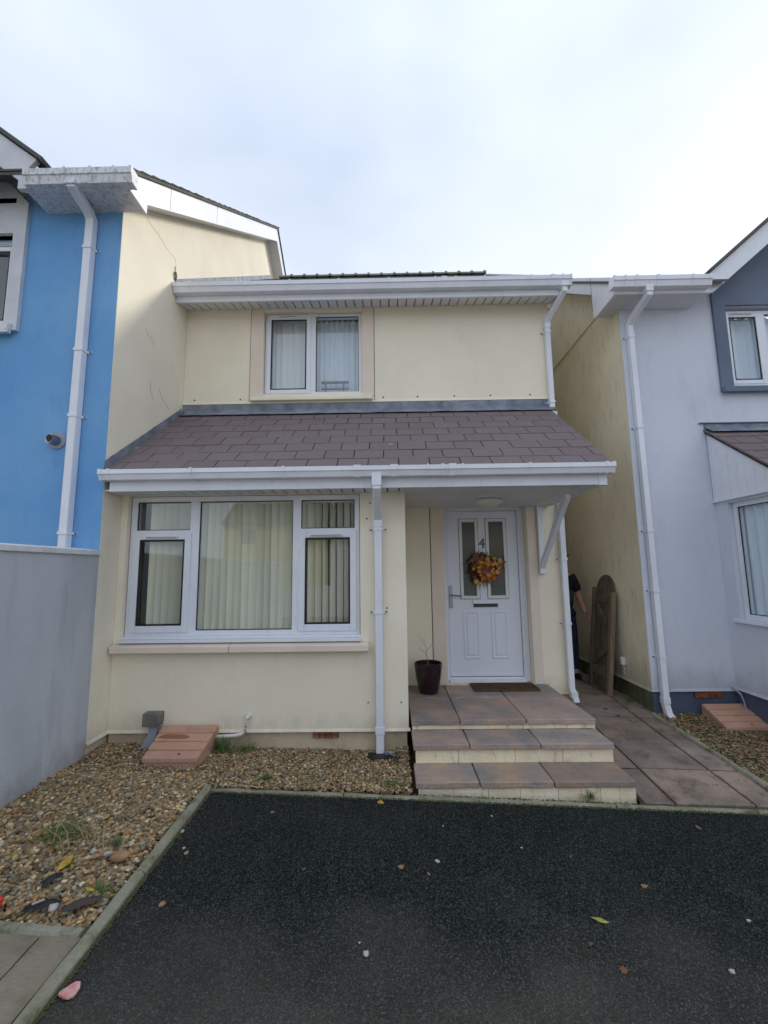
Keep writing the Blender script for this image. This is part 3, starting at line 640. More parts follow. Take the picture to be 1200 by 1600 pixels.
b=B(); b.box(X0+.02,X1-.02,3.88,4.93,-.15,.258)
b.box(X0+.02,X1-.02,3.60,3.88,-.15,.175); b.box(X0+.02,X1-.02,3.30,3.60,-.15,.033); b.obj('step_core','jointdirt',ST)
def riser(y,za,zb,xsr):
    for a,c in zip(xsr[:-1],xsr[1:]): B().box(a+.0012,c-.0012,y+random.uniform(-.001,.001),y+.02,za,zb).obj('riser_block','riser',ST,bev=.002)
riser(3.855,.215,.259,[X0+.01,.56,1.08,1.34,X1-.008]); riser(3.575,.068,.176,[X0+.02,.50,.93,1.29,X1-.01]); riser(3.285,-.15,.034,[X0+.02,.42,.66,.88,1.14,1.30,1.43,1.56,X1-.012])
for (ya,yb,zb) in ((3.855,4.9,.259),(3.575,3.855,.176),(3.285,3.575,.034)):
    B().box(X1-.022,X1-.002,ya+.004,yb,-.15,zb).obj('side_riser','riser',ST)
# door mat
b=B(); V=[];nx,ny=24,10
t=thing('doormat','brown coir doormat on the top step in front of the white door','doormat',(1.12,4.8,.297))
b.box(.835,1.50,4.66,4.945,.297,.314); b.obj('mat_backing','mat',t,bev=.004)
b=B()
for i in range(2600):
    x=random.uniform(.84,1.495); y=random.uniform(4.665,4.94); a=random.uniform(0,6.3); d=.003
    b.add([(x-d*math.cos(a),y-d*math.sin(a),.312),(x+d*math.cos(a),y+d*math.sin(a),.312),(x+random.uniform(-.004,.004),y+random.uniform(-.004,.004),.321)],[(0,1,2)])
stuff(b.obj('mat_fibres','mat',t))

# ---------------------------------------------------------------- plant pot
PX,PY=.375,4.66
t=thing('plant_pot','dark plum glazed pot with a bare twiggy plant beside the front door','plant pot',(PX,PY,.297))
B().lathe([(.082,0),(.094,.004),(.108,.06),(.128,.16),(.140,.25),(.144,.285),(.138,.292),(.130,.288),(.128,.25),(.001,.245)],(PX,PY,.297),36).obj('pot','pot',t,smooth=True)
b=B().lathe([(.126,.25),(.06,.258),(.001,.262)],(PX,PY,.297),24); b.obj('soil','soil',t)
b=B(); z0=.55
def twig(p,d,l,r,dep):
    pts=[Vector(p)]; d=Vector(d).normalized()
    for i in range(4): d=(d+Vector((random.uniform(-.2,.2),random.uniform(-.2,.2),random.uniform(-.15,.15)))).normalized(); pts.append(pts[-1]+d*l/4)
    b.tube(pts,[r*(1-.18*i) for i in range(5)],5)
    if dep:
        for i in (1,2,3,4):
            if random.random()<.8: twig(pts[i],d+Vector((random.uniform(-1.2,1.2),random.uniform(-.6,.6),random.uniform(-.1,.7))),l*.5,r*.55,dep-1)
twig((PX+.0,PY,z0),(-.05,0,1),.20,.0045,2)
twig((PX+.04,PY-.03,z0),(.6,-.6,.25),.10,.003,1); twig((PX-.0,PY-.05,z0+.01),(.7,-.5,-.05),.12,.003,1)
b.obj('bare_stems','twig',t)

# ---------------------------------------------------------------- wreath
WC=Vector((1.055,dd-.055,1.535))
t=thing('autumn_wreath','autumn wreath of yellow orange and red leaves hanging on the white front door','wreath',tuple(WC))
b=B(); n=30
for k in range(26):
    ph=random.uniform(0,6.28); r0=.115+random.uniform(-.035,.035); yo=random.uniform(-.018,.025); a0=random.uniform(0,6.28); sp=random.uniform(1.5,4)
    b.tube([WC+Vector((math.cos(a0+sp*i/8)*(r0+.008*math.sin(i+ph)),yo+.008*math.sin(i*2+ph),math.sin(a0+sp*i/8)*(r0+.008*math.sin(i+ph)))) for i in range(9)],.004,4)
for k in range(110):
    a=random.uniform(0,6.28); r=random.uniform(.06,.15); e_=random.uniform(.04,.12)
    p=WC+Vector((math.cos(a)*r,random.uniform(-.02,.02),math.sin(a)*r)); q=p+Vector((math.cos(a+random.uniform(-.6,.6))*e_,random.uniform(-.03,.01),math.sin(a)*e_-.01)); b.tube([p,q],[.003,.0012],4)
b.obj('twig_ring','wreathbase',t)
B().tube([(1.053,dd-.03,1.665),(1.055,dd-.05,1.63)],.003,6).obj('hanger','twig',t)
def leafmesh(kind,size,m):
    out=[(0,-.5),(.12,-.25),(.42,-.32),(.30,-.08),(.52,.12),(.25,.14),(.26,.36),(.1,.28),(0,.56),(-.1,.28),(-.26,.36),(-.25,.14),(-.52,.12),(-.30,-.08),(-.42,-.32),(-.12,-.25)] if kind=='maple' else [(0,-.5),(.14,-.3),(.22,0),(.16,.26),(0,.55),(-.16,.26),(-.22,0),(-.14,-.3)]
    V=[(0,0,.10*size)]+[(x*size,y*size,-.10*size*abs(x)*2+.02*size*math.sin(y*7)) for x,y in out]; n=len(out)
    return B().add(V,[(0,i+1,(i+1)%n+1) for i in range(n)]).mesh('leaf',m,'all')
lms=[leafmesh('maple',s,m) for s in (.048,.066) for m in ('leaf_yellow','leaf_orange','leaf_red','leaf_gold','leaf_orange','leaf_red','leaf_brown')]
dk=[leafmesh('oval',.09,'leaf_brown'),leafmesh('oval',.08,'leaf_red')]
for k in range(105):
    a=random.uniform(0,6.28); r=math.sqrt(random.uniform(0,1))*.175*(1+.16*math.sin(3*a+1)+.1*math.sin(5*a))
    m_=random.choice(lms) if (r<.15) else random.choice(lms+dk)
    # upper-left of the ring stays darker twigs
    if math.cos(a)<-.2 and math.sin(a)>-.1 and r>.09 and random.random()<.6: m_=dk[0]
    o=link('leaf',m_,t,WC+Vector((math.cos(a)*r+.015,-.03-random.uniform(0,.05)*(1-r*3),math.sin(a)*r*.95)))
    o.rotation_euler=(math.radians(90)+random.uniform(-.7,.7),random.uniform(-.7,.7),random.uniform(-.6,.6)); o.rotation_euler.rotate_axis('Z',random.uniform(0,6.28))

# ---------------------------------------------------------------- meter boxes
def meterbox(lab,xb0,xb1,xf0,xf1,yb,yf,zb,zf,stain=False,side=.03):
    t=thing('meter_box',lab,'meter box',((xb0+xb1)/2,(yb+yf)/2,zf-.06))
    n=4
    for k in range(n):
        a=k/n; c=(k+1)/n
        def P(u,v,dz): return (xb0+(xf0-xb0)*v+((xb1+(xf1-xb1)*v)-(xb0+(xf0-xb0)*v))*u, yb+(yf-yb)*v, zb+(zf-zb)*v+dz)
        e_=.018 if k else 0
        V=[P(0,a+e_,0),P(1,a+e_,0),P(1,c-.018,0),P(0,c-.018,0),P(0,a+e_,-.035),P(1,a+e_,-.035),P(1,c-.018,-.035),P(0,c-.018,-.035)]
        B().add(V,[(0,1,2,3),(7,6,5,4),(0,4,5,1),(1,5,6,2),(2,6,7,3),(3,7,4,0)]).obj('lid_board','terra',t,bev=.005)
    V=[(xb0+side*.3,yb+.02,zb-.012),(xb1-side*.3,yb+.02,zb-.012),(xf1-side*.3,yf+.015,zf-.012),(xf0+side*.3,yf+.015,zf-.012)]
    V=[(x,y,z-.006) for x,y,z in V]; V+=[(x,y,min(z,zf)-.22) for x,y,z in V]
    B().add(V,[(0,1,2,3),(7,6,5,4),(0,4,5,1),(1,5,6,2),(2,6,7,3),(3,7,4,0)]).obj('box_base','terra',t,bev=.004)
    q=P(.62,.87,.001); B().tube([(q[0],q[1],q[2]-.01),(q[0],q[1],q[2]+.0015)],.010,10).obj('lock_hole','gap',t)
    if stain:
        b=B(); V=[]
        for i in range(22):
            an=2*math.pi*i/22; u=.33+.27*math.cos(an)*(1+.15*math.sin(3*an)); v=.37+.085*math.sin(an)*(1+.25*math.sin(2*an+1)); V.append(P(u,v,.0016))
        b.add(V,[tuple(range(22))]).obj('wet_stain','wetterra',t)
meterbox('terracotta meter box with a damp stain on its sloping lid against the cream house',-1.915,-1.45,-1.885,-1.465,3.875,3.50,.262,.142,True)
meterbox('terracotta meter box with a dry sloping lid against the lilac house on the right',3.09,3.55,3.09,3.50,4.66,4.34,.165,.045)

# grey junction box with conduit
t=thing('junction_box','small grey cable box with pale conduit low on the cream wall','cable box',(-2.0,3.84,.1))
B().box(-2.065,-1.93,3.81,YA,.265,.37).obj('box_body','greyplastic',t,bev=.006); B().box(-1.958,-1.925,3.805,YA,.285,.368).obj('box_clip','greyplastic',t,bev=.003)
B().tube([(-1.985,3.86,.27),(-1.99,3.855,.20),(-2.02,3.84,.13),(-2.04,3.83,.06)],1,4,ref=(1,0,0),w=(.035,.012)).obj('conduit','conduit',t,smooth=True)
# white waste pipe
t=thing('waste_pipe','white overflow pipe bending out of the cream wall towards the terracotta box','pipe',(-1.3,3.84,.1))
pts=[(-1.205,YA+.01,.325),(-1.205,3.865,.325),(-1.207,3.853,.315),(-1.212,3.85,.26),(-1.222,3.85,.215),(-1.25,3.85,.192),(-1.30,3.85,.182),(-1.52,3.85,.172)]
B().tube(pts,.0145,12).obj('pipe','whiteplastic',t,smooth=True); B().tube([(-1.205,YA-.004,.325),(-1.205,YA-.018,.325)],.024,14).obj('pipe_collar','whiteplastic',t,smooth=True)
# drain grating below centre pipe
t=thing('drain_cover','black drain edge half buried in gravel below the middle downpipe','drain',(-.08,3.82,.06))
B().box(-.20,.04,3.74,3.86,.0,.042).obj('drain_plate','dark',t,bev=.004); B().box(-.06,.0,3.80,3.83,.043,.058).obj('drain_lip','conduit',t)

# ================================================================ LEFT HOUSE
HB=thing('blue_house','blue rendered house with a cream side wall left of the porch','house',(-4,5,0))
def RL(y): return 5.15+.728*(y-3.635)     # roof top line on the gable
b=B(); wall_open(b,'x',-9,XL-.003,.2,5.0,YB,YB+.2,[(-4.6,-3.375,3.72,4.60),(-4.6,-3.33,1.75,2.58)]); b.obj('wall','blue',HB)
b=B(); b.prism([(YB+.004,.20),(12.5,.20),(12.5,5.05),(8.15,RL(8.15)-.1),(YB+.004,RL(YB)-.1)],0,XL-.25,XL).obj('side_wall','side',HB)
B().prism([(YB+.004,-.1),(12.5,-.1),(12.5,.2),(YB+.004,.2)],0,-9,XL-.018).obj('plinth','plinth',HB)
B().prism([(XL,.192),(XL+.014,.188),(XL,.215)],1,YB+.004,YA).obj('drip_bead','side',HB)
# hairline cracks
b=B()
for pts in ([(3.98,5.094),(4.1,5.07),(4.25,5.078),(4.42,5.06),(4.6,5.08)],[(4.6,5.08),(4.63,5.0),(4.61,4.93),(4.63,4.86)],[(4.10,3.95),(4.14,3.91),(4.22,3.90),(4.27,3.85)],[(4.64,3.30),(4.5,3.36),(4.40,3.45)],[(4.31,3.28),(4.26,3.36),(4.23,3.47)]):
    b.tube([(XL+.0005,y,z) for y,z in pts],.0013,4)
b.obj('wall_crack','greyplastic',HB)
b=B(); b.tube([(XL+.01,4.60,4.90),(XL+.012,4.59,4.98)],.004,5); b.tube([(XL+.01,4.61,4.83),(XL+.02,4.60,4.87),(XL+.012,4.595,4.91)],.014,6); b.obj('mastic_lump','greyplastic',HB)
# blue front: gutter box
B().box(-3.12,-2.198,3.385,3.405,4.81,4.96).obj('fascia','upvc',HB,bev=.003)
B().box(-3.10,-2.222,3.406,YB-.001,4.812,4.824).obj('soffit','dirty',HB)
B().prism([(3.385,4.81),(3.385,4.99),(YB+.05,RL(YB+.05)),(8.15,RL(8.15)),(12.6,RL(8.15)-.728*4.45),(12.6,RL(8.15)-.728*4.45-.25),(8.15,RL(8.15)-.27),(YB+.02,RL(YB)-.245),(YB+.02,4.81)],0,-2.222,-2.198).obj('verge_board','upvc',HB)
for y in (4.05,5.2): B().prism([(y,RL(y)-.25),(y,RL(y)-.004),(y+.006,RL(y)-.004),(y+.006,RL(y)-.25)],0,-2.1985,-2.1965).obj('board_joint','greyplastic',HB)
B().prism([(YB+.01,RL(YB)-.245),(8.15,RL(8.15)-.255),(8.15,RL(8.15)-.235),(YB+.01,RL(YB)-.225)],0,XL,-2.222).obj('verge_soffit','soffit',HB)
B().prism([(8.15,RL(8.15)-.255),(12.6,RL(8.15)-.728*4.45-.255),(12.6,RL(8.15)-.728*4.45-.235),(8.15,RL(8.15)-.235)],0,XL,-2.222).obj('verge_soffit','soffit',HB)
gutter(HB,-3.04,-2.14,3.285,3.384,4.80,4.925,'dirty',clips=((-2.93),(-2.70,.012),(-2.48,.012),-2.28))
# outlet and pipe
B().box(-2.70,-2.61,3.29,3.385,4.79,4.85).obj('gutter_outlet','dirty',HB,bev=.004)
downpipe(HB,[(-2.655,3.34,4.84),(-2.655,3.34,4.80),(-2.66,3.545,4.745),(-2.66,3.595,4.70),(-2.672,3.595,1.45)],.035,clips=(4.42,3.45,2.86,1.86),tab=1,joints=())
# roof
b=B(); b.prism([(3.34,RL(3.34)-.005),(3.34,RL(3.34)+.03),(8.15,RL(8.15)+.03),(12.7,RL(8.15)-3.3),(12.7,RL(8.15)-3.34),(8.15,RL(8.15)-.005)],0,-9,-2.175).obj('roof','mossroof',HB)
b=B(); y=3.33
while y<8.1:
    b.prism([(y,RL(y)+.03),(y,RL(y)+.048),(y+.2,RL(y+.2)+.032)],0,-9,-2.168+random.uniform(-.006,.006)); y+=.17
b.obj('roof_slates','mossroof',HB)
# pale gable trim and front gable, left edge
t_=B(); t_.box(-3.375,-3.262,YB-.035,YB,3.66,4.9); t_.box(-4.8,-3.375,YB-.035,YB+.05,4.60,4.95)
t_.prism([(-3.262,4.9),(-6.6,4.9),(-5.5,7.2)],1,YB-.035,YB-.002); t_.obj('window_surround','pale',HB)
B().prism([(YB-.075,3.62),(YB-.075,3.70),(YB-.036,3.72),(YB-.036,3.62)],0,-4.7,-3.30).obj('window_sill','dirty',HB,bev=.004)
wb=window(HB,-4.6,-3.378,3.72,4.598,YB+.06,[(-4.0,-3.43,3.77,4.52,.045,(-3.75,-3.45,4.545)),(-4.55,-4.05,3.77,4.53,0,None)])
window(HB,-4.6,-3.332,1.75,2.578,YB+.02,[(-4.5,-3.385,1.8,2.53,0,None)])
b=B(); V0=[(-2.95,4.97),(-5.5,7.22),(-8.05,4.97)]
sl=.88
b.prism([(-3.06,4.80),(-3.06,5.0),(-3.00,5.075),(-5.5,5.075+2.5*sl*.87),(-5.5,4.80+2.5*sl*.87),(-3.14,4.885),(-3.14,4.80)],1,3.345,3.385).obj('barge_board','pale',HB)
b=B(); b.prism([(-2.95,5.05),(-2.93,5.075),(-5.5,5.115+2.5*sl*.87+.02),(-5.5,5.085+2.5*sl*.87)],1,3.32,6.5).obj('gable_roof','mossroof',HB)
b=B(); b.box(-4.8,-2.9,YB+.9,YB+.95,0,4.7); b.obj('interior_wall','room',HB)
# flue
fl=B().tube([(-2.83,YB-.0,2.66),(-2.83,YB-.012,2.66)],.075,24).obj('flue_plate','greyplastic',HB,smooth=True); fl.data.materials[0]=MT['conduit']
B().tube([(-2.835,YB-.01,2.655),(-2.85,YB-.075,2.66)],.042,20).obj('flue_pipe','steel',HB,smooth=True)
B().tube([(-2.849,YB-.072,2.66),(-2.851,YB-.078,2.66)],.034,16).obj('flue_mouth','gap',HB)

# boundary wall
BW=thing('boundary_wall','tall smooth grey garden wall with a white coping on the left','wall',(-2.5,1.5,0))
B().box(XL-.17,XL,-2.0,YB-.002,-.1,1.675).obj('wall','greywall',BW)
for ya,yb in ((-2.0,.9),(.904,3.03),(3.034,YB-.004)):
    B().prism([(XL-.20,1.675),(XL-.20,1.715),(XL-.085,1.73),(XL+.018,1.715),(XL+.018,1.675)],1,ya,yb).obj('coping_stone','coping',BW,bev=.004)

# ================================================================ RIGHT HOUSE
HR=thing('lilac_house','lilac grey rendered house with a stained cream side wall across the path','house',(4.2,5.5,0))
XR,YR=2.63,4.70
def GZ(x): return 4.63+.875*(x-3.50)
def RR(y): return 4.70+.70*(y-4.6)
b=B(); wall_open(b,'x',XR+.003,8,.28,4.46,YR,YR+.2,[(3.80,5.0,3.48,4.43)]); b.prism([(3.36,4.46),(7.9,4.46),(7.9,GZ(7.9)-.12),(3.5,GZ(3.5)-.12)],1,YR,YR+.2); b.obj('wall','lilac',HR)
B().prism([(YR+.004,.28),(14,.28),(14,4.7),(10,RR(10)-.2),(5.1,RR(5.1)-.2),(YR+.004,4.42)],0,XR,XR+.25).obj('side_wall','alley',HR)
B().box(XR+.001,XR+.06,YR-.006,YR,.28,4.45).obj('corner_bead','lilac',HR)
b=B(); b.box(XR+.02,8,YR+.015,YR+.2,-.2,.28); b.obj('plinth','navy',HR)
B().box(XR+.012,XR+.2,YR+.02,14,-.2,.275).obj('side_plinth',mat('mossy_plinth',(.17,.17,.12),.95,(.07,.10,.03),5,bump=1,grime=(.03,.035,.015),gs=5,gpos=(.45,.7),gamt=.8),HR)
B().prism([(YR-.014,.274),(YR,.30),(YR,.274)],0,XR,3.47).obj('drip_bead','lilac',HR)
B().prism([(XR-.012,.272),(XR,.272),(XR,.30)],1,YR,14).obj('drip_bead','alley',HR)
B().prism([(XR-.022,4.625),(XR,4.615),(XR,4.66),(XR-.01,4.645)],1,5.06,13).obj('render_ledge','alley',HR)
# box end + fascia + soffit + gutter
B().prism([(4.385,4.40),(4.385,4.58),(4.45,4.64),(13,4.64+.7*8.55),(13,4.64+.7*8.55-.2),(4.88,4.72),(4.88,4.48),(4.84,4.40)],0,2.425,2.45).obj('verge_board','upvc',HR)
B().prism([(4.872,4.50),(4.872,4.93),(4.878,4.93),(4.878,4.50)],0,2.4225,2.426).obj('board_joint','greyplastic',HR)
B().box(2.45,3.42,4.385,4.405,4.40,4.56).obj('fascia','upvc',HR,bev=.003)
B().box(2.45,3.40,4.406,YR-.001,4.402,4.414).obj('soffit','soffit',HR)
B().box(2.45,XR,YR-.001,4.84,4.402,4.414).obj('soffit','soffit',HR)
gutter(HR,2.385,3.385,4.285,4.384,4.435,4.54,clips=(2.50,(2.62,.014),(2.84,.014),3.2))
B().box(2.715,2.79,4.30,4.385,4.38,4.46).obj('gutter_outlet','upvc',HR,bev=.004)
downpipe(HR,[(2.755,4.34,4.42),(2.755,4.34,4.36),(2.715,4.60,4.25),(2.71,4.66,4.20),(2.735,4.66,.16),(2.745,4.645,.07),(2.765,4.61,.02)],.031,clips=(4.06,3.02,1.9,1.28,.62),tab=-1,joints=(.2,))
b=B(); b.prism([(4.34,RR(4.34)-.03),(4.34,RR(4.34)+.0),(9.8,RR(9.8)+.0),(9.8,RR(9.8)-.04)],0,2.40,3.6).obj('roof','mossroof',HR)
# front gable with dark panel
pn=B(); wall_open(pn,'x',3.667,6.6,3.425,4.46,YR-.03,YR-.0005,[(3.80,5.0,3.48,4.43)]); pn.prism([(3.667,4.46),(6.6,4.46),(6.6,GZ(6.6)-.2),(3.667,GZ(3.667)-.2+.0)],1,YR-.03,YR-.0005); pn.obj('gable_panel','slate_paint',HR)
B().prism([(YR-.075,3.40),(YR-.075,3.455),(YR-.03,3.475),(YR-.03,3.40)],0,3.667,6.6).obj('window_sill','slate_paint',HR,bev=.004)
B().prism([(3.42,4.405),(3.385,4.56),(3.50,4.66),(6.6,GZ(6.6)),(6.6,GZ(6.6)-.25),(3.50,4.43)],1,4.41,4.44).obj('barge_board','upvc',HR)
B().prism([(3.40,4.50),(3.40,4.53),(6.6,GZ(6.6)-.02),(6.6,GZ(6.6)-.10)],1,4.44,YR-.03).obj('barge_soffit','soffit',HR)
B().prism([(3.47,4.65),(3.46,4.675),(6.6,GZ(6.6)+.045),(6.6,GZ(6.6)+.005)],1,4.37,8).obj('gable_roof','mossroof',HR)
window(HR,3.80,5.0,3.48,4.40,YR+.05,[(3.85,4.215,3.545,4.355,.045,(3.90,4.14,4.36)),(4.29,4.95,3.53,4.36,0,None)])
# bay with lean-to
XB=3.472
b=B(); wall_open(b,'y',3.66,YR-.001,.30,2.205,XB,XB+.2,[(3.76,4.53,1.0,2.165)]); b.box(XB+.2,6,3.66,3.86,.3,1.0); b.box(XB+.2,XB+.35,3.66,3.86,1,2.205); b.box(5,6,3.66,3.86,1,2.205); b.obj('bay_wall','lilac',HR)
b=B(); b.box(XB+.02,6,3.68,YR,-.2,.30); b.obj('bay_plinth','navy',HR)
B().prism([(XB-.013,.294),(XB,.294),(XB,.32)],1,3.64,YR).obj('drip_bead','lilac',HR)
window(HR,3.765,4.525,1.0,2.165,XB+.045,[(3.80,4.475,1.05,2.115,0,None)],axis='y')
window(HR,XB+.35,5.0,1.0,2.16,3.70,[(XB+.40,4.2,1.05,2.11,0,None),(4.26,4.95,1.05,2.11,0,None)])
B().box(XB-.03,XB+.05,3.64,4.60,.965,.998).obj('window_sill','upvc',HR,bev=.004)
def RS(y): return 2.98-.757*(4.69-y)
ck=B(); 
y=3.50
while y<4.69:
    y2=min(y+.105,4.69)
    B().prism([(y+.001,2.21),(y2-.001,2.21),(y2-.001,RS(y2)-.03),(y+.001,RS(y)-.03)],0,XB-.018,XB-.002).obj('cheek_board','upvc',HR); y+=.105
B().prism([(3.5,2.19),(4.695,2.19),(4.695,2.215),(3.5,2.215)],0,XB-.03,XB-.001).obj('cheek_trim','upvc',HR)
LR=B().prism([(3.45,RS(3.45)-.03),(3.45,RS(3.45)-.002),(4.695,RS(4.695)-.002),(4.695,RS(4.695)-.03)],0,XB-.035,6).obj('lean_to_roof','gap',HR)
for r in range(8):
    y=3.44+r*.155; x=XB-.045-(0 if r%2 else .131)
    while x<5.2:
        xa=max(x,XB-.045); xb=x+tw
        k=round(xb-xa,3)
        if k not in cache: cache[k]=slate_mesh(k)
        link('slate',cache[k],LR,(xa,y,RS(y)+.004+random.uniform(-.002,.002))); x+=tw
B().box(XB-.03,6,YR-.012,YR-.001,2.985,3.06).obj('lead_flashing','lead',HR)
b=B(); b.add([(XB-.03,YR-.012,3.02),(6,YR-.012,3.02),(6,YR-.12,2.945),(XB-.03,YR-.12,2.945)],[(0,1,2,3)]).obj('flashing_apron','lead',HR)
B().box(XB-.09,6,YR-.03,YR-.001,3.062,3.07).obj('drip_bead','slate_paint',HR)
b=B(); b.box(3.5,5.4,YR+.8,YR+.85,3.2,4.7); b.box(XB+.9,XB+.95,3.9,YR,.3,2.2); b.obj('interior_wall','room',HR)
ab=B().box(3.055,3.335,YR+.002,YR+.016,.212,.265).obj('air_brick','gap',HR)
for i in range(4):
    for j in range(2): B().box(3.058+i*.069,3.121+i*.069,YR-.006,YR+.012,.214+j*.026,.235+j*.026).obj('brick_piece','brick',ab)
b=B(); V=[];n=50
for i in range(n+1):
    y=3.78+.72*i/n
    for z in (1.02,2.15): V.append((XB+.11+.015*math.sin(i*.8),y,z))
tag(b.add(V,[(2*i,2*i+2,2*i+3,2*i+1) for i in range(n)]).obj('curtain','curtain',None,smooth='all'),'pale net curtain behind the side window of the lilac house bay','curtain')
b=B(); V=[]
for i in range(n+1):
    x=3.82+.8*i/n
    for z in (3.5,4.4): V.append((x,YR+.20+.015*math.sin(i*.8),z))
tag(b.add(V,[(2*i,2*i+2,2*i+3,2*i+1) for i in range(n)]).obj('curtain','curtain',None,smooth='all'),'pale curtain behind the upper window of the lilac house at the right edge','curtain')
# cable by bay, socket
tag(B().tube([(3.42,4.685,.315),(3.44,4.66,.30),(3.47-.02,4.60,.26),(3.455,4.58,.19),(3.46,4.57,.10),(3.455,4.56,.02)],.009,8).obj('cable','conduit',None,smooth=True),'thin pale cable dropping from the corner of the lilac bay behind the terracotta box','cable')
t=thing('outdoor_socket','small white cable cap on the stained cream side wall near the gate','socket',(2.60,5.2,.44))
B().box(2.585,XR,5.16,5.215,.435,.52).obj('cap','whiteplastic',t,bev=.008)
B().tube([(2.61,5.18,.435),(2.615,5.17,.39),(2.61,5.185,.36),(2.618,5.17,.33),(2.62,5.15,.335)],.005,6).obj('lead_wire','whiteplastic',t)

# ---------------------------------------------------------------- leaning gate
gt=thing('wooden_gate','weathered arched wooden gate leaning on the stained side wall in the alley','gate',(2.5,5.45,.1))
gy0,gy1=5.20,5.71; zb=G(2.45,5.3)+.01
def GX(z): return 2.44+(z-zb)*.115
def gbox(name,ya,yb,za,zb_,d0,d1,m,bev=.003):
    V=[]
    for z in (za,zb_):
        for yy,dx in ((ya,d0),(yb,d0),(yb,d1),(ya,d1)): V.append((GX(z)+dx,yy,z))
    return B().add(V,[(0,1,2,3),(7,6,5,4),(0,4,5,1),(1,5,6,2),(2,6,7,3),(3,7,4,0)]).obj(name,m,gt,bev=bev)
n=7; yy=gy0+.05
for i in range(n):
    ya=gy0+.04+i*(gy1-gy0-.08)/n; yb=gy0+.04+(i+1)*(gy1-gy0-.08)/n-.004; ym=((ya+yb)/2-(gy0+gy1)/2)/((gy1-gy0)/2)
    
    hh=lambda yy_: 1.22+.215*math.sqrt(max(0,1-(((yy_-(gy0+gy1)/2)/((gy1-gy0)/2-.035))**2)))
    V=[]
    for dx in (.022,.040):
        V.append((GX(zb)+dx,ya,zb+.04)); V.append((GX(zb)+dx,yb,zb+.04))
        for q in range(5): yq=yb+(ya-yb)*q/4; V.append((GX(hh(yq))+dx,yq,hh(yq)))
    B().add(V,[tuple(range(7)),tuple(range(7,14))[::-1]]+[(i2,(i2+1)%7,(i2+1)%7+7,i2+7) for i2 in range(7)]).obj('plank','wood',gt)
gbox('rail',gy0+.04,gy1-.04,1.11,1.21,-.0,.021,'wood'); gbox('rail',gy0+.04,gy1-.04,zb+.16,zb+.26,-.0,.021,'wood')
gbox('post',gy1-.045,gy1,zb,1.28,-.012,.021,'wood')
gbox('post',gy0-.03,gy0+.035,zb,1.235,-.03,.021,'wood2',.004)
def brace(y0,z0,y1,z1):
    d=Vector((y1-y0,z1-z0)).normalized(); nn=Vector((-d.y,d.x))*.035; V=[]
    for dx in (-.002,.0205):
        for (yy,zz) in ((y0+nn.x,z0+nn.y),(y1+nn.x,z1+nn.y),(y1-nn.x,z1-nn.y),(y0-nn.x,z0-nn.y)): V.append((GX(zz)+dx-.001,yy,zz))
    B().add(V,[(0,1,2,3),(7,6,5,4),(0,4,5,1),(1,5,6,2),(2,6,7,3),(3,7,4,0)]).obj('brace','wood',gt)
brace(gy1-.06,1.10,gy0+.06,.72); brace(gy0+.06,.62,gy1-.06,zb+.28)

# ---------------------------------------------------------------- person
def skin(name,verts,edges,radii,m,parent,root=0,lv=2,loc=(0,0,0)):
    me=bpy.data.meshes.new(name); me.from_pydata([Vector(v) for v in verts],edges,[]); me.materials.append(MT[m])
    o=link(name,me,parent,loc)
    o.modifiers.new('skin','SKIN')
    if not me.skin_vertices: 
        bpy.context.view_layer.objects.active=o
    for i,r in enumerate(radii):
        r=r if isinstance(r,tuple) else (r,r); me.skin_vertices[0].data[i].radius=r
        me.skin_vertices[0].data[i].use_root=(i==root)
    s=o.modifiers.new('sub','SUBSURF'); s.levels=lv; s.render_levels=lv
    dg=bpy.context.evaluated_depsgraph_get(); dg.update(); m2=bpy.data.meshes.new_from_object(o.evaluated_get(dg)); o.modifiers.clear(); o.data=m2; m2.shade_smooth(); return o
pz=G(2.2,6)+.012; PC=Vector((2.275,6.0,pz)); S=.905
pr=thing('person','person in dark t-shirt and jeans standing in the alley, half hidden by the downpipe','person',tuple(PC))
def pp_(x,y,z): return (PC.x+x*S,PC.y+y*S,PC.z+z*S)
vs=[pp_(0,0,.95),pp_(0,0,1.12),pp_(0,.01,1.32),pp_(0,.01,1.46),pp_(0,-.01,1.54),pp_(0,-.02,1.62),pp_(0,-.025,1.70),
    pp_(.16,.01,1.42),pp_(.225,.01,1.28),pp_(.255,.0,1.14),pp_(.265,-.09,1.0),pp_(.272,-.16,.90),
    pp_(-.16,.01,1.42),pp_(-.22,.01,1.28),pp_(-.25,.0,1.14),pp_(-.20,-.14,1.02),pp_(-.13,-.20,.98),
    pp_(.10,0,.88),pp_(.12,-.01,.50),pp_(.13,.02,.10),pp_(.14,-.10,.04),pp_(-.10,0,.88),pp_(-.12,-.01,.50),pp_(-.13,.02,.10),pp_(-.14,-.10,.04)]
es=[(0,1),(1,2),(2,3),(3,4),(4,5),(5,6),(3,7),(7,8),(8,9),(9,10),(10,11),(3,12),(12,13),(13,14),(14,15),(15,16),(0,17),(17,18),(18,19),(19,20),(0,21),(21,22),(22,23),(23,24)]
ra=[.15,.14,.15,.11,.055,.075,.085,.064,.058,.052,.046,.032,.062,.05,.042,.036,.028,.09,.06,.042,.035,.09,.06,.042,.035]
body=skin('body',vs,es,[r*S for r in ra],'skin',pr)
sh=[0,1,2,3,7,8,12,13]; mp_={k:i for i,k in enumerate(sh)}
tv=[vs[k] for k in sh]; tv[0]=pp_(0,0,.90); tv[5]=pp_(.245,.0,1.20); tv[7]=pp_(-.24,.0,1.20)
skin('t_shirt',tv,[(mp_[a],mp_[c]) for a,c in es if a in mp_ and c in mp_],[r*S for r in (.172,.168,.172,.118,.085,.074,.085,.074)],'shirt',pr)
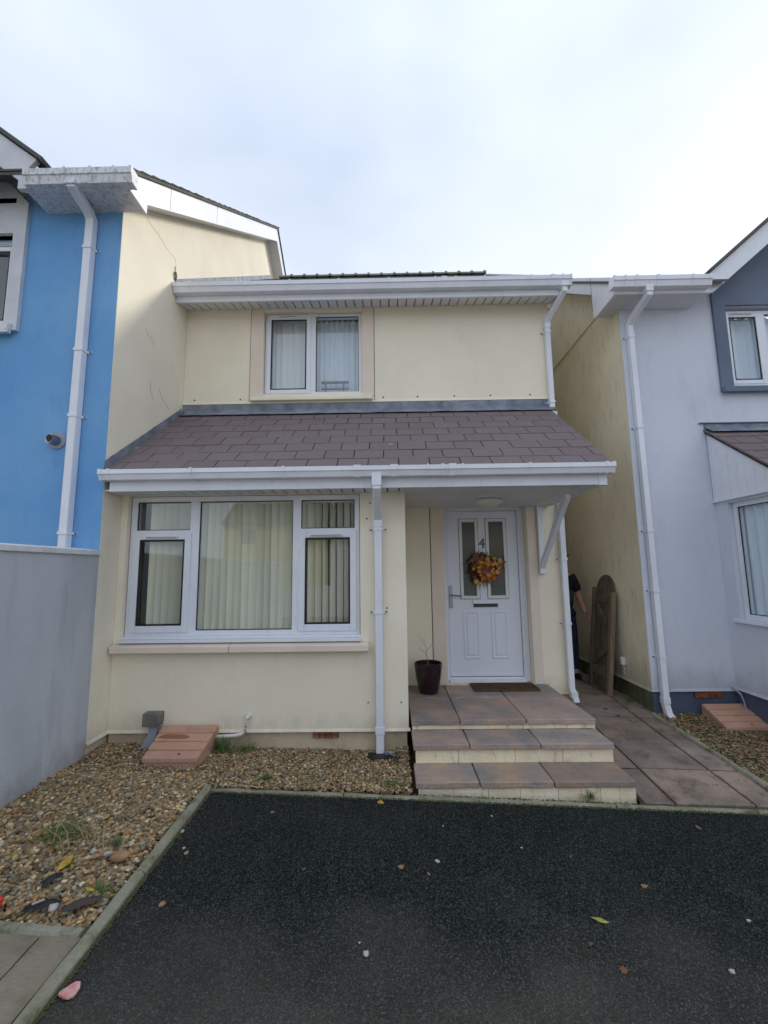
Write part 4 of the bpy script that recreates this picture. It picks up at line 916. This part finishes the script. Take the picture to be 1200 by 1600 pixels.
vs[0]=pp_(0,.02,.93)
jn=[0,17,18,19,21,22,23]; mj={k:i for i,k in enumerate(jn)}
skin('jeans',[vs[k] for k in jn],[(mj[a],mj[c]) for a,c in es if a in mj and c in mj],[r*S for r in (.115,.10,.082,.066,.105,.082,.066)],'jeans',pr)
for s in (1,-1): skin('shoe',[pp_(s*.13,.05,.045),pp_(s*.135,-.05,.045),pp_(s*.14,-.16,.035)],[(0,1),(1,2)],[.045*S,.045*S,.035*S],'shoe',pr,1)
skin('hair',[pp_(0,.01,1.70),pp_(0,-.01,1.74)],[(0,1)],[.088*S,.082*S],'hair',pr)
b=B().lathe([(.095*S,0),(.095*S,.05),(.07*S,.085),(.001,.10)],pp_(0,-.02,1.735),20); b.prism([(PC.x-.07,PC.y-.17),(PC.x+.07,PC.y-.17),(PC.x+.085,PC.y-.06),(PC.x-.085,PC.y-.06)],2,pp_(0,0,1.735)[2],pp_(0,0,1.75)[2]); b.obj('cap','shirt',pr,smooth=True)
b=B(); 
for s in (-1,1): b.tube([pp_(s*.032,-.105,1.68),pp_(s*.032,-.112,1.68)],.009,8)
b.obj('eye','dark',pr); skin('nose',[pp_(0,-.095,1.675),pp_(0,-.12,1.645)],[(0,1)],[.012,.014],'skin',pr); B().box(PC.x-.022,PC.x+.022,pp_(0,-.105,0)[1],pp_(0,-.095,0)[1],pp_(0,0,1.612)[2],pp_(0,0,1.618)[2]).obj('mouth','leaf_red',pr)
# hands: palm plus five short skinned chains, forward-hanging right hand
def hand(sx,base,d1):
    bx,by,bz=base; d1=Vector(d1).normalized(); side=Vector((0,-1,0)); side=(side-d1*side.dot(d1)).normalized(); out=d1.cross(side)
    V=[Vector(base),Vector(base)+d1*.045]; E_=[(0,1)]; Rr=[.022,.026]
    V.append(Vector(base)+d1*.07+side*.014); V.append(Vector(base)+d1*.07-side*.014); E_+=[(1,2),(1,3)]; Rr+=[.017,.017]
    h=skin('hand',V,E_,Rr,'skin',pr,1)
    for k,(o_,ln) in enumerate(((.028,.052),(.0095,.060),(-.0095,.056),(-.026,.044))):
        p=Vector(base)+d1*.062+side*o_; q=p+d1*ln*.45+out*.006*sx; r=q+d1*ln*.35+out*.016*sx; s_=r+d1*ln*.2+out*.018*sx
        skin('finger',[p,q,r,s_],[(0,1),(1,2),(2,3)],[.0088,.0082,.0076,.0068],'skin',pr)
    p=Vector(base)+d1*.02+side*.022; skin('thumb',[p,p+side*.022+d1*.018,p+side*.03+d1*.045,p+side*.024+d1*.062],[(0,1),(1,2),(2,3)],[.011,.010,.0092,.008],'skin',pr)
hand(1,vs[11],(.12,-.5,-1)); hand(-1,vs[16],(.9,-.35,-.2))
B().box(PC.x+.02,PC.x+.10,PC.y-.160,PC.y-.152,PC.z+1.08*S,PC.z+1.24*S).obj('shirt_print','print',pr)

# ---------------------------------------------------------------- gravel
def ico(sub):
    import bmesh
    bm=bmesh.new(); bmesh.ops.create_icosphere(bm,subdivisions=sub,radius=1); v=np.array([x.co[:] for x in bm.verts]); f=np.array([[q.index for q in x.verts] for x in bm.faces]); bm.free(); return v,f
PAL=np.array([(.40,.26,.12),(.30,.20,.09),(.25,.18,.10),(.46,.35,.20),(.20,.17,.12),(.23,.22,.17),(.15,.13,.10),(.36,.30,.20),(.42,.25,.11),(.27,.25,.20),(.12,.095,.06),(.56,.48,.34),(.24,.15,.085),(.33,.25,.13)])
def gravel(name,pts,rad,sub,pal=PAL,flat=.62):
    v,f=ico(sub); n=len(pts); nv=len(v)
    sc_=np.stack([rad*rng.uniform(.8,1.35,n),rad*rng.uniform(.65,1.0,n),rad*rng.uniform(.45,.75,n)],1)
    vv=v[None]*sc_[:,None]
    vv=vv*(1+rng.uniform(-.13,.13,(n,nv,1)))
    a=rng.uniform(0,6.28,n); tl=rng.normal(0,.35,n); 
    c,s=np.cos(tl)[:,None],np.sin(tl)[:,None]; y=vv[...,1]*c-vv[...,2]*s; z=vv[...,1]*s+vv[...,2]*c; x=vv[...,0]
    c,s=np.cos(a)[:,None],np.sin(a)[:,None]; X=x*c-y*s; Y=x*s+y*c
    V=np.stack([X,Y,z],2)+pts[:,None]; V=V.reshape(-1,3); F=(f[None]+(np.arange(n)*nv)[:,None,None]).reshape(-1,3)
    ctr=V.mean(0); V=V-ctr
    me=bpy.data.meshes.new(name); me.vertices.add(len(V)); me.vertices.foreach_set('co',V.ravel()); me.loops.add(F.size); me.loops.foreach_set('vertex_index',F.ravel().astype(np.int32))
    me.polygons.add(len(F)); me.polygons.foreach_set('loop_start',np.arange(0,F.size,3,dtype=np.int32)); me.polygons.foreach_set('loop_total',np.full(len(F),3,dtype=np.int32)); me.update(calc_edges=True)
    col=pal[rng.integers(0,len(pal),n)]*rng.uniform(.65,1.45,(n,1))*np.array([1.0,.95,.87]); col=np.concatenate([np.repeat(col,nv,0),np.ones((n*nv,1))],1)
    at=me.color_attributes.new('Col','FLOAT_COLOR','POINT'); at.data.foreach_set('color',col.ravel().astype(np.float32)); me.materials.append(MT['gravel']); me.shade_smooth()
    return stuff(link(name,me,None,tuple(ctr)))
Gv=np.vectorize(G)
def scatter(n,x0,x1,y0,y1,cond,dz):
    x=rng.uniform(x0,x1,n); y=rng.uniform(y0,y1,n); k=cond(x,y); x=x[k]; y=y[k]; z=Gv(x,y)+dz+rng.uniform(-.012,.010,len(x)); return np.stack([x,y,z],1)
leftc=lambda x,y:(y<YA+.02)&(((x<-1.31)&(y>2.10-.05*(x+2.4)))|(y>3.245))&~((x>.13))&~((x>-1.9)&(x<-1.46)&(y>3.52))
heap=lambda x,y:np.clip((y-3.4)/.5,0,1)*.012
p=scatter(14500,-2.42,-1.30,2.07,3.4,leftc,.014); gravel('gravel_bed',p,rng.uniform(.0082,.0155,len(p)),2)
p=scatter(19000,-2.42,.13,3.24,3.93,leftc,.014); gravel('gravel_strip',p,rng.uniform(.0075,.0138,len(p)),1)
rc=lambda x,y:(x>2.73-.053*(y-3.2))&(y<4.72)&~((x>3.46))
PAL2=np.array([(.20,.15,.06),(.13,.12,.05),(.26,.22,.10),(.30,.18,.09),(.11,.09,.06),(.16,.16,.13),(.34,.30,.16),(.08,.07,.05)])
p=scatter(9000,2.60,3.47,3.26,4.72,rc,.018); gravel('gravel_right',p,rng.uniform(.009,.016,len(p)),1,PAL2)
for o in ('gravel_bed','gravel_strip','gravel_right'):
    o=bpy.data.objects[o]; o['label']={'gravel_bed':'brown pea gravel between the grey wall and the tarmac drive','gravel_strip':'brown pea gravel along the foot of the cream house','gravel_right':'leaf strewn gravel in front of the lilac house'}[o.name]; o['category']='gravel'

# ---------------------------------------------------------------- leaves, stones, litter
def placed(name,me,x,y,dz,label,cat,group=None,rx=0,ry=0,rz=0,s=1):
    o=link(name,me,None,(x,y,G(x,y)+dz)); o.rotation_euler=(rx,ry,rz); o.scale=(s,s,s); return tag(o,label,cat,group)
LM={k:leafmesh('maple' if k!='leaf_lime' else 'oval',.045,k) for k in ('leaf_dry','leaf_gold','leaf_brown','leaf_yellow')}
LM['lime']=leafmesh('oval',.075,'leaf_lime'); LM['oval']=leafmesh('oval',.05,'leaf_dry'); LM['ovaly']=leafmesh('oval',.06,'leaf_yellow')
for x,y,k,s,lab in (( -.757,2.98,'leaf_dry',.8,'small dry tan leaf on the tarmac near its far left corner'),(-.083,3.13,'leaf_gold',1.1,'curled golden leaf on the tarmac against the kerb below the gravel'),(.037,2.53,'leaf_dry',.9,'crumpled tan leaf in the middle of the tarmac, left of a pale stone'),
    (1.251,2.45,'leaf_dry',.9,'dry pale leaf on the right part of the tarmac'),(.927,2.227,'lime',1,'long yellow green leaf on the tarmac'),(.827,2.10,'leaf_brown',.6,'small dark brown leaf just in front of the yellow green leaf'),
    (.906,1.986,'leaf_brown',.9,'flat brown leaf on the tarmac nearest the camera on the right'),(1.869,2.958,'oval',.9,'curled dry leaf on the tarmac in front of the side path'),(-.464,2.486,'oval',.5,'thin dry leaf scrap on the left half of the tarmac'),
    (.177,2.48,'oval',.5,'tiny leaf scrap beside the pale stone on the tarmac'),(.968,2.654,'oval',.5,'tiny curled leaf on the tarmac below the bottom step')):
    placed('fallen_leaf',LM[k],x,y,.008,lab,'leaf','fallen leaves on the tarmac drive',random.uniform(-.2,.2),random.uniform(-.2,.2),random.uniform(0,6) if k!='lime' else 1.2,s)
for x,y,k,s,lab in ((-1.66,2.42,'ovaly',1.6,'long yellow leaf lying on the gravel'),(-1.42,2.25,'ovaly',.9,'pale yellow leaf on the gravel near the concrete edge'),(-1.32,2.50,'oval',1.1,'dry leaf on the gravel beside the kerb'),(-1.70,2.80,'ovaly',.8,'small yellow leaf on the upper part of the gravel')):
    placed('fallen_leaf',LM[k],x,y,.045,lab,'leaf','fallen leaves on the left gravel',random.uniform(-.3,.3),random.uniform(-.3,.3),random.uniform(0,6),s)
for x,y,k,s,lab in ((2.20,4.80,'leaf_dry',1.2,'dry leaf on the side path beside the lower end of the downpipe'),(2.33,4.52,'leaf_dry',1.1,'tan leaf on the side path in front of the gate post'),(2.24,4.62,'leaf_brown',1.3,'dark brown leaf on the side path in the first shaded joint'),(1.72,4.3,'leaf_brown',1.2,'dark crumpled leaf beside the top step'),(2.14,4.28,'leaf_brown',.7,'small brown leaf on the middle path slab'),(2.5,4.35,'leaf_dry',.8,'small leaf near the mossy path kerb')):
    placed('fallen_leaf',LM[k],x,y,.028,lab,'leaf','fallen leaves on the side path',random.uniform(-.3,.3),random.uniform(-.3,.3),random.uniform(0,6),s)
b=B()
for i in range(800):
    x=rng.uniform(2.75,3.44); y=rng.uniform(3.3,4.62)
    if 3.07<x<3.56 and y>4.32: continue
    s=rng.uniform(.012,.03); a=rng.uniform(0,6.28); tx,ty=rng.uniform(-.4,.4,2); z=G(x,y)+.038
    V=[(x+s*u*math.cos(a)-s*v*math.sin(a),y+s*u*math.sin(a)+s*v*math.cos(a),z+s*(u*tx+v*ty)) for u,v in ((-.8,0),(-.2,.45),(.9,.1),(.1,-.45))]; b.add(V,[(0,1,2,3)])
o=stuff(b.obj('leaf_litter','leaf_litter' if 'leaf_litter' in MT else 'leaf_dry')); o['label']='small dead leaves scattered over the gravel of the lilac house'; o['category']='leaf litter'
def stone(seed,m,sx=1,sy=.75,sz=.5):
    r=np.random.default_rng(seed); v,f=ico(2); v=v*(1+.12*r.normal(size=(len(v),1)))*np.array([sx,sy,sz]); return B().add(v.tolist(),f.tolist()).mesh('stone',m,'all')
SM=[stone(1,'pebblewhite'),stone(2,'pebbletan'),stone(3,'pebblewhite',1,.9,.6)]
for x,y,k,s,lab in ((.23,2.582,0,.017,'pale grey stone in the middle of the tarmac'),(-.119,2.017,2,.017,'white pebble on the tarmac nearest the camera'),(-1.118,2.581,1,.017,'tan pebble on the tarmac beside the left kerb'),(-1.225,2.764,0,.016,'white stone resting at the edge of the left kerb'),(-1.068,2.229,1,.020,'buff stone lying on the tarmac in front of the left kerb'),(-1.15,2.62,2,.011,'small white chip beside the tan pebble by the left kerb'),
    (1.34,1.998,2,.014,'white pebble on the tarmac at the lower right'),(1.611,2.257,0,.013,'pale pebble on the tarmac near the right edge'),(.62,3.02,2,.009,'tiny white chip on the tarmac below the steps'),(.30,2.90,0,.008,'tiny pale chip on the tarmac, left of the steps'),(.72,2.72,0,.009,'tiny grey chip on the tarmac under the bottom step'),(-.15,2.07,0,.007,'tiny chip next to the nearest white pebble')):
    placed('stone',SM[k],x,y,s*.28,lab,'stone','loose stones on the tarmac drive',0,0,random.uniform(0,6),s*.8)
placed('stone',SM[1],-1.405,2.46,.055,'large orange brown rock on the gravel by the kerb','stone',None,0,0,.3,.045)
placed('stone',SM[0],-1.49,2.49,.045,'elongated pale stone on the gravel left of the orange rock','stone',None,0,0,.6,.022)
placed('stone',SM[2],-1.57,2.50,.05,'bright white chip on the gravel near the orange rock','stone',None,.8,0,.6,.015)
placed('stone',SM[2],-1.50,2.13,.05,'round pale stone on the gravel at the concrete edge','stone',None,0,0,1.6,.021)
# litter
b=B(); V=[]
for i in range(12):
    a=2*math.pi*i/12; r=.030*(1+.12*math.sin(3*a)); V.append((r*1.1*math.cos(a),r*math.sin(a),.006+.005*math.sin(2*a)))
V2=[(x,y,z+.006) for x,y,z in V]; b.add(V+V2,[tuple(range(12))[::-1],tuple(range(12,24))]+[(i,(i+1)%12,12+(i+1)%12,12+i) for i in range(12)])
placed('litter',b.mesh('litter','pink'),-1.193,1.811,.002,'crumpled pink plastic scrap on the tarmac by the left kerb','litter',None,0,0,.5,1)
b=B(); v,f=ico(1); b.add((v*np.array([.045,.03,.03])).tolist(),f.tolist()); placed('litter',b.mesh('litter','red'),-1.775,2.135,.055,'red plastic scrap on the gravel at the left edge','litter',None,.3,0,.2,1)
def rag(x,y,rz,sx,m,label,seed):
    r=np.random.default_rng(seed); b=B(); n=8; V=[]
    for j in range(n+1):
        for i in range(n+1):
            u=i/n*2-1; v=j/n*2-1; V.append((u*.075*sx,v*.022*(1-.6*u*u*(u>0)),.02*math.cos(u*1.4)*math.cos(v*1.4)+r.uniform(-.004,.004)))
    me=b.add(V,[(j*(n+1)+i,j*(n+1)+i+1,(j+1)*(n+1)+i+1,(j+1)*(n+1)+i) for j in range(n) for i in range(n)]).mesh('scrap',m,'all')
    placed('scrap',me,x,y,.045,label,'scrap',None,0,0,rz,1)
rag(-1.395,2.16,.55,1.0,'rag','torn brown rag lying on the gravel beside the concrete',4); rag(-1.56,2.145,.35,.95,'dark','crumpled black plastic scrap on the gravel with a white edge',5)
rag(-1.635,2.30,1.0,.6,'dark','thin black strip standing in the gravel',6)
tag(B().tube([(-1.585,2.115,G(-1.58,2.1)+.07),(-1.545,2.135,G(-1.55,2.1)+.078)],.004,5).obj('scrap','pebblewhite'),'short white sliver lying on the black plastic scrap','scrap')

# ---------------------------------------------------------------- weeds
def tuft(name,label,x,y,n,h,spread,m='grass',flat=0,dz=.02):
    b=B(); r=random
    for i in range(n):
        a=r.uniform(0,6.28); l=h*r.uniform(.5,1.1); p=Vector((x+r.gauss(0,spread),y+r.gauss(0,spread*.6),0)); p.z=G(p.x,p.y)+dz; lean=r.uniform(.3,1.2)+flat; wd=.0028+.0014*r.random()
        d=Vector((math.cos(a),math.sin(a),0)); s_=Vector((-d.y,d.x,0))*wd; pts=[]
        for k in range(4):
            t=k/3; q=p+d*l*lean*t*t*.6+Vector((0,0,l*t*(1-.35*t*lean))) ; pts.append((q-s_*(1-t*.9),q+s_*(1-t*.9)))
        b.add([v for pr_ in pts for v in pr_],[(2*k,2*k+1,2*k+3,2*k+2) for k in range(3)])
    o=b.obj(name,m); o['label']=label; o['category']='weed'; return o
tuft('grass_tuft','clump of long grass between the terracotta box and the white pipe',-1.40,3.80,90,.17,.035)
tuft('grass_tuft','grass spilling under the white overflow pipe by the cream wall',-1.22,3.82,60,.13,.045,flat=.6)
tuft('grass_tuft','pale dry stalks standing behind the terracotta box',-1.42,3.82,9,.27,.03,'straw')
tuft('grass_tuft','small green weed on the gravel by the far kerb',-.90,3.36,60,.06,.025,flat=.5)
tuft('grass_tuft','mossy weed patch on the gravel beside the steps',-.01,3.33,90,.04,.05,flat=.8)
tuft('grass_tuft','wide thin patch of grass in the gravel near the grey wall',-1.86,2.66,110,.09,.07,flat=1.2)
tuft('grass_tuft','small green weed in the gravel above the yellow leaf',-1.52,2.60,35,.06,.02,flat=.6)
tuft('grass_tuft','green weed in the gravel beside the brown rag',-1.375,2.27,60,.055,.028,flat=.6)
tuft('grass_tuft','dark green weed in the left gravel behind the black strip',-1.66,2.42,40,.05,.02,flat=.6)
tuft('grass_tuft','yellowed dry stalks lying over the left gravel',-1.62,2.55,16,.30,.10,'straw',flat=1.4,dz=.035)
tuft('grass_tuft','spindly weed growing from the foot of the bottom step',1.35,3.255,22,.09,.012,flat=.2,dz=.0)
tuft('grass_tuft','brown dead weed at the foot of the bottom step',1.33,3.24,40,.045,.03,'straw',flat=.8,dz=.0)
tuft('grass_tuft','weed growing behind the lower end of the gate in the alley',2.56,5.02,40,.10,.02,flat=.3)
b=B()
for i in range(70):
    p=Vector((random.gauss(.03,.05),random.uniform(3.66,3.80),.035)); d=Vector((random.uniform(-1,1),random.uniform(-.5,.5),random.uniform(0,.8))).normalized(); b.tube([p,p+d*random.uniform(.03,.09)],[.0025,.001],4)
tag(b.obj('twig_heap','wreathbase'),'heap of dead brown twigs and leaves beside the base of the middle downpipe','twigs')
b=B()
for i in range(520):
    x=rng.uniform(1.70,2.63); y=rng.uniform(3.22,5.6)
    if rng.random()<.6: x=[1.895,2.43,2.64][rng.integers(3)]+rng.normal(0,.02)
    s=rng.uniform(.003,.012); a=rng.uniform(0,6.28); z=G(x,y)+.019
    b.add([(x+s*u*math.cos(a)-s*v*math.sin(a),y+s*u*math.sin(a)+s*v*math.cos(a),z+s*h_) for u,v,h_ in ((-.9,0,0),(-.1,.5,.3),(.9,.1,.1),(.1,-.5,.2))],[(0,1,2,3)])
o=stuff(b.obj('path_debris','leaf_brown')); o['label']='dark leaf crumbs and grit lying along the side path joints'; o['category']='leaf litter'
# moss line along the drive edging
b=B()
for i in range(2600):
    x=rng.uniform(-1.24,2.66); y=KY(x)-.055+rng.normal(0,.008) if rng.random()<.6 else KY(x)+.004+rng.normal(0,.006); s=rng.uniform(.003,.007); z=G(x,y)+.004
    b.add([(x-s,y,z),(x+s,y,z),(x,y+s,z+s*.8),(x,y-s,z)],[(0,1,2),(0,3,1)])
for i in range(1200):
    y=rng.uniform(1.4,3.2); x=-1.243+abs(rng.normal(0,.008)); s=rng.uniform(.003,.008); z=G(x,y)+.004
    b.add([(x-s,y,z),(x+s,y,z),(x,y+s,z+s*.8),(x,y-s,z)],[(0,1,2),(0,3,1)])
o=stuff(b.obj('moss','grass')); o.data.materials[0]=mat('moss',(.06,.075,.025),.95,(.10,.085,.05),20); o['label']='thin line of moss and grit along the drive kerbs'; o['category']='moss'

# ---------------------------------------------------------------- across the street (seen only in the window reflections)
def far_house(x,y,wd,h,m,label):
    t=thing('terraced_house',label,'house',(x,y,-.3)); b=B(); b.box(x-wd/2,x+wd/2,y-6,y,-.3,h); b.obj('wall',m,t)
    B().prism([(y+.3,h-.05),(y-3,h+2.3),(y-6.3,h-.05)],0,x-wd/2-.1,x+wd/2+.1).obj('roof','roofgrey',t)
    for dx in (-wd/4,wd/4):
        for z in (.8,3.2):
            f=B().box(x+dx-.55,x+dx+.55,y,y+.04,z,z+1.1).obj('window','upvc',t); B().box(x+dx-.48,x+dx+.48,y+.041,y+.045,z+.07,z+1.03).obj('pane','doorglass',f)
    B().box(x-.4,x+.4,y,y+.05,-.2,1.8).obj('front_door','slate_paint',t)
far_house(-7.5,-20.5,6.5,4.6,'house_b','yellow rendered house across the street, behind the camera to the left')
far_house(-.6,-20.8,6.4,4.5,'house_a','white rendered house straight across the street, behind the camera')
far_house(6.4,-20.4,6.6,4.7,'house_b','yellow rendered house across the street, behind the camera to the right')
t=B().box(-14,14,-10.2,-10.0,-.3,.9); tag(t.obj('garden_wall','house_a'),'low white garden wall across the street, behind the camera','wall')
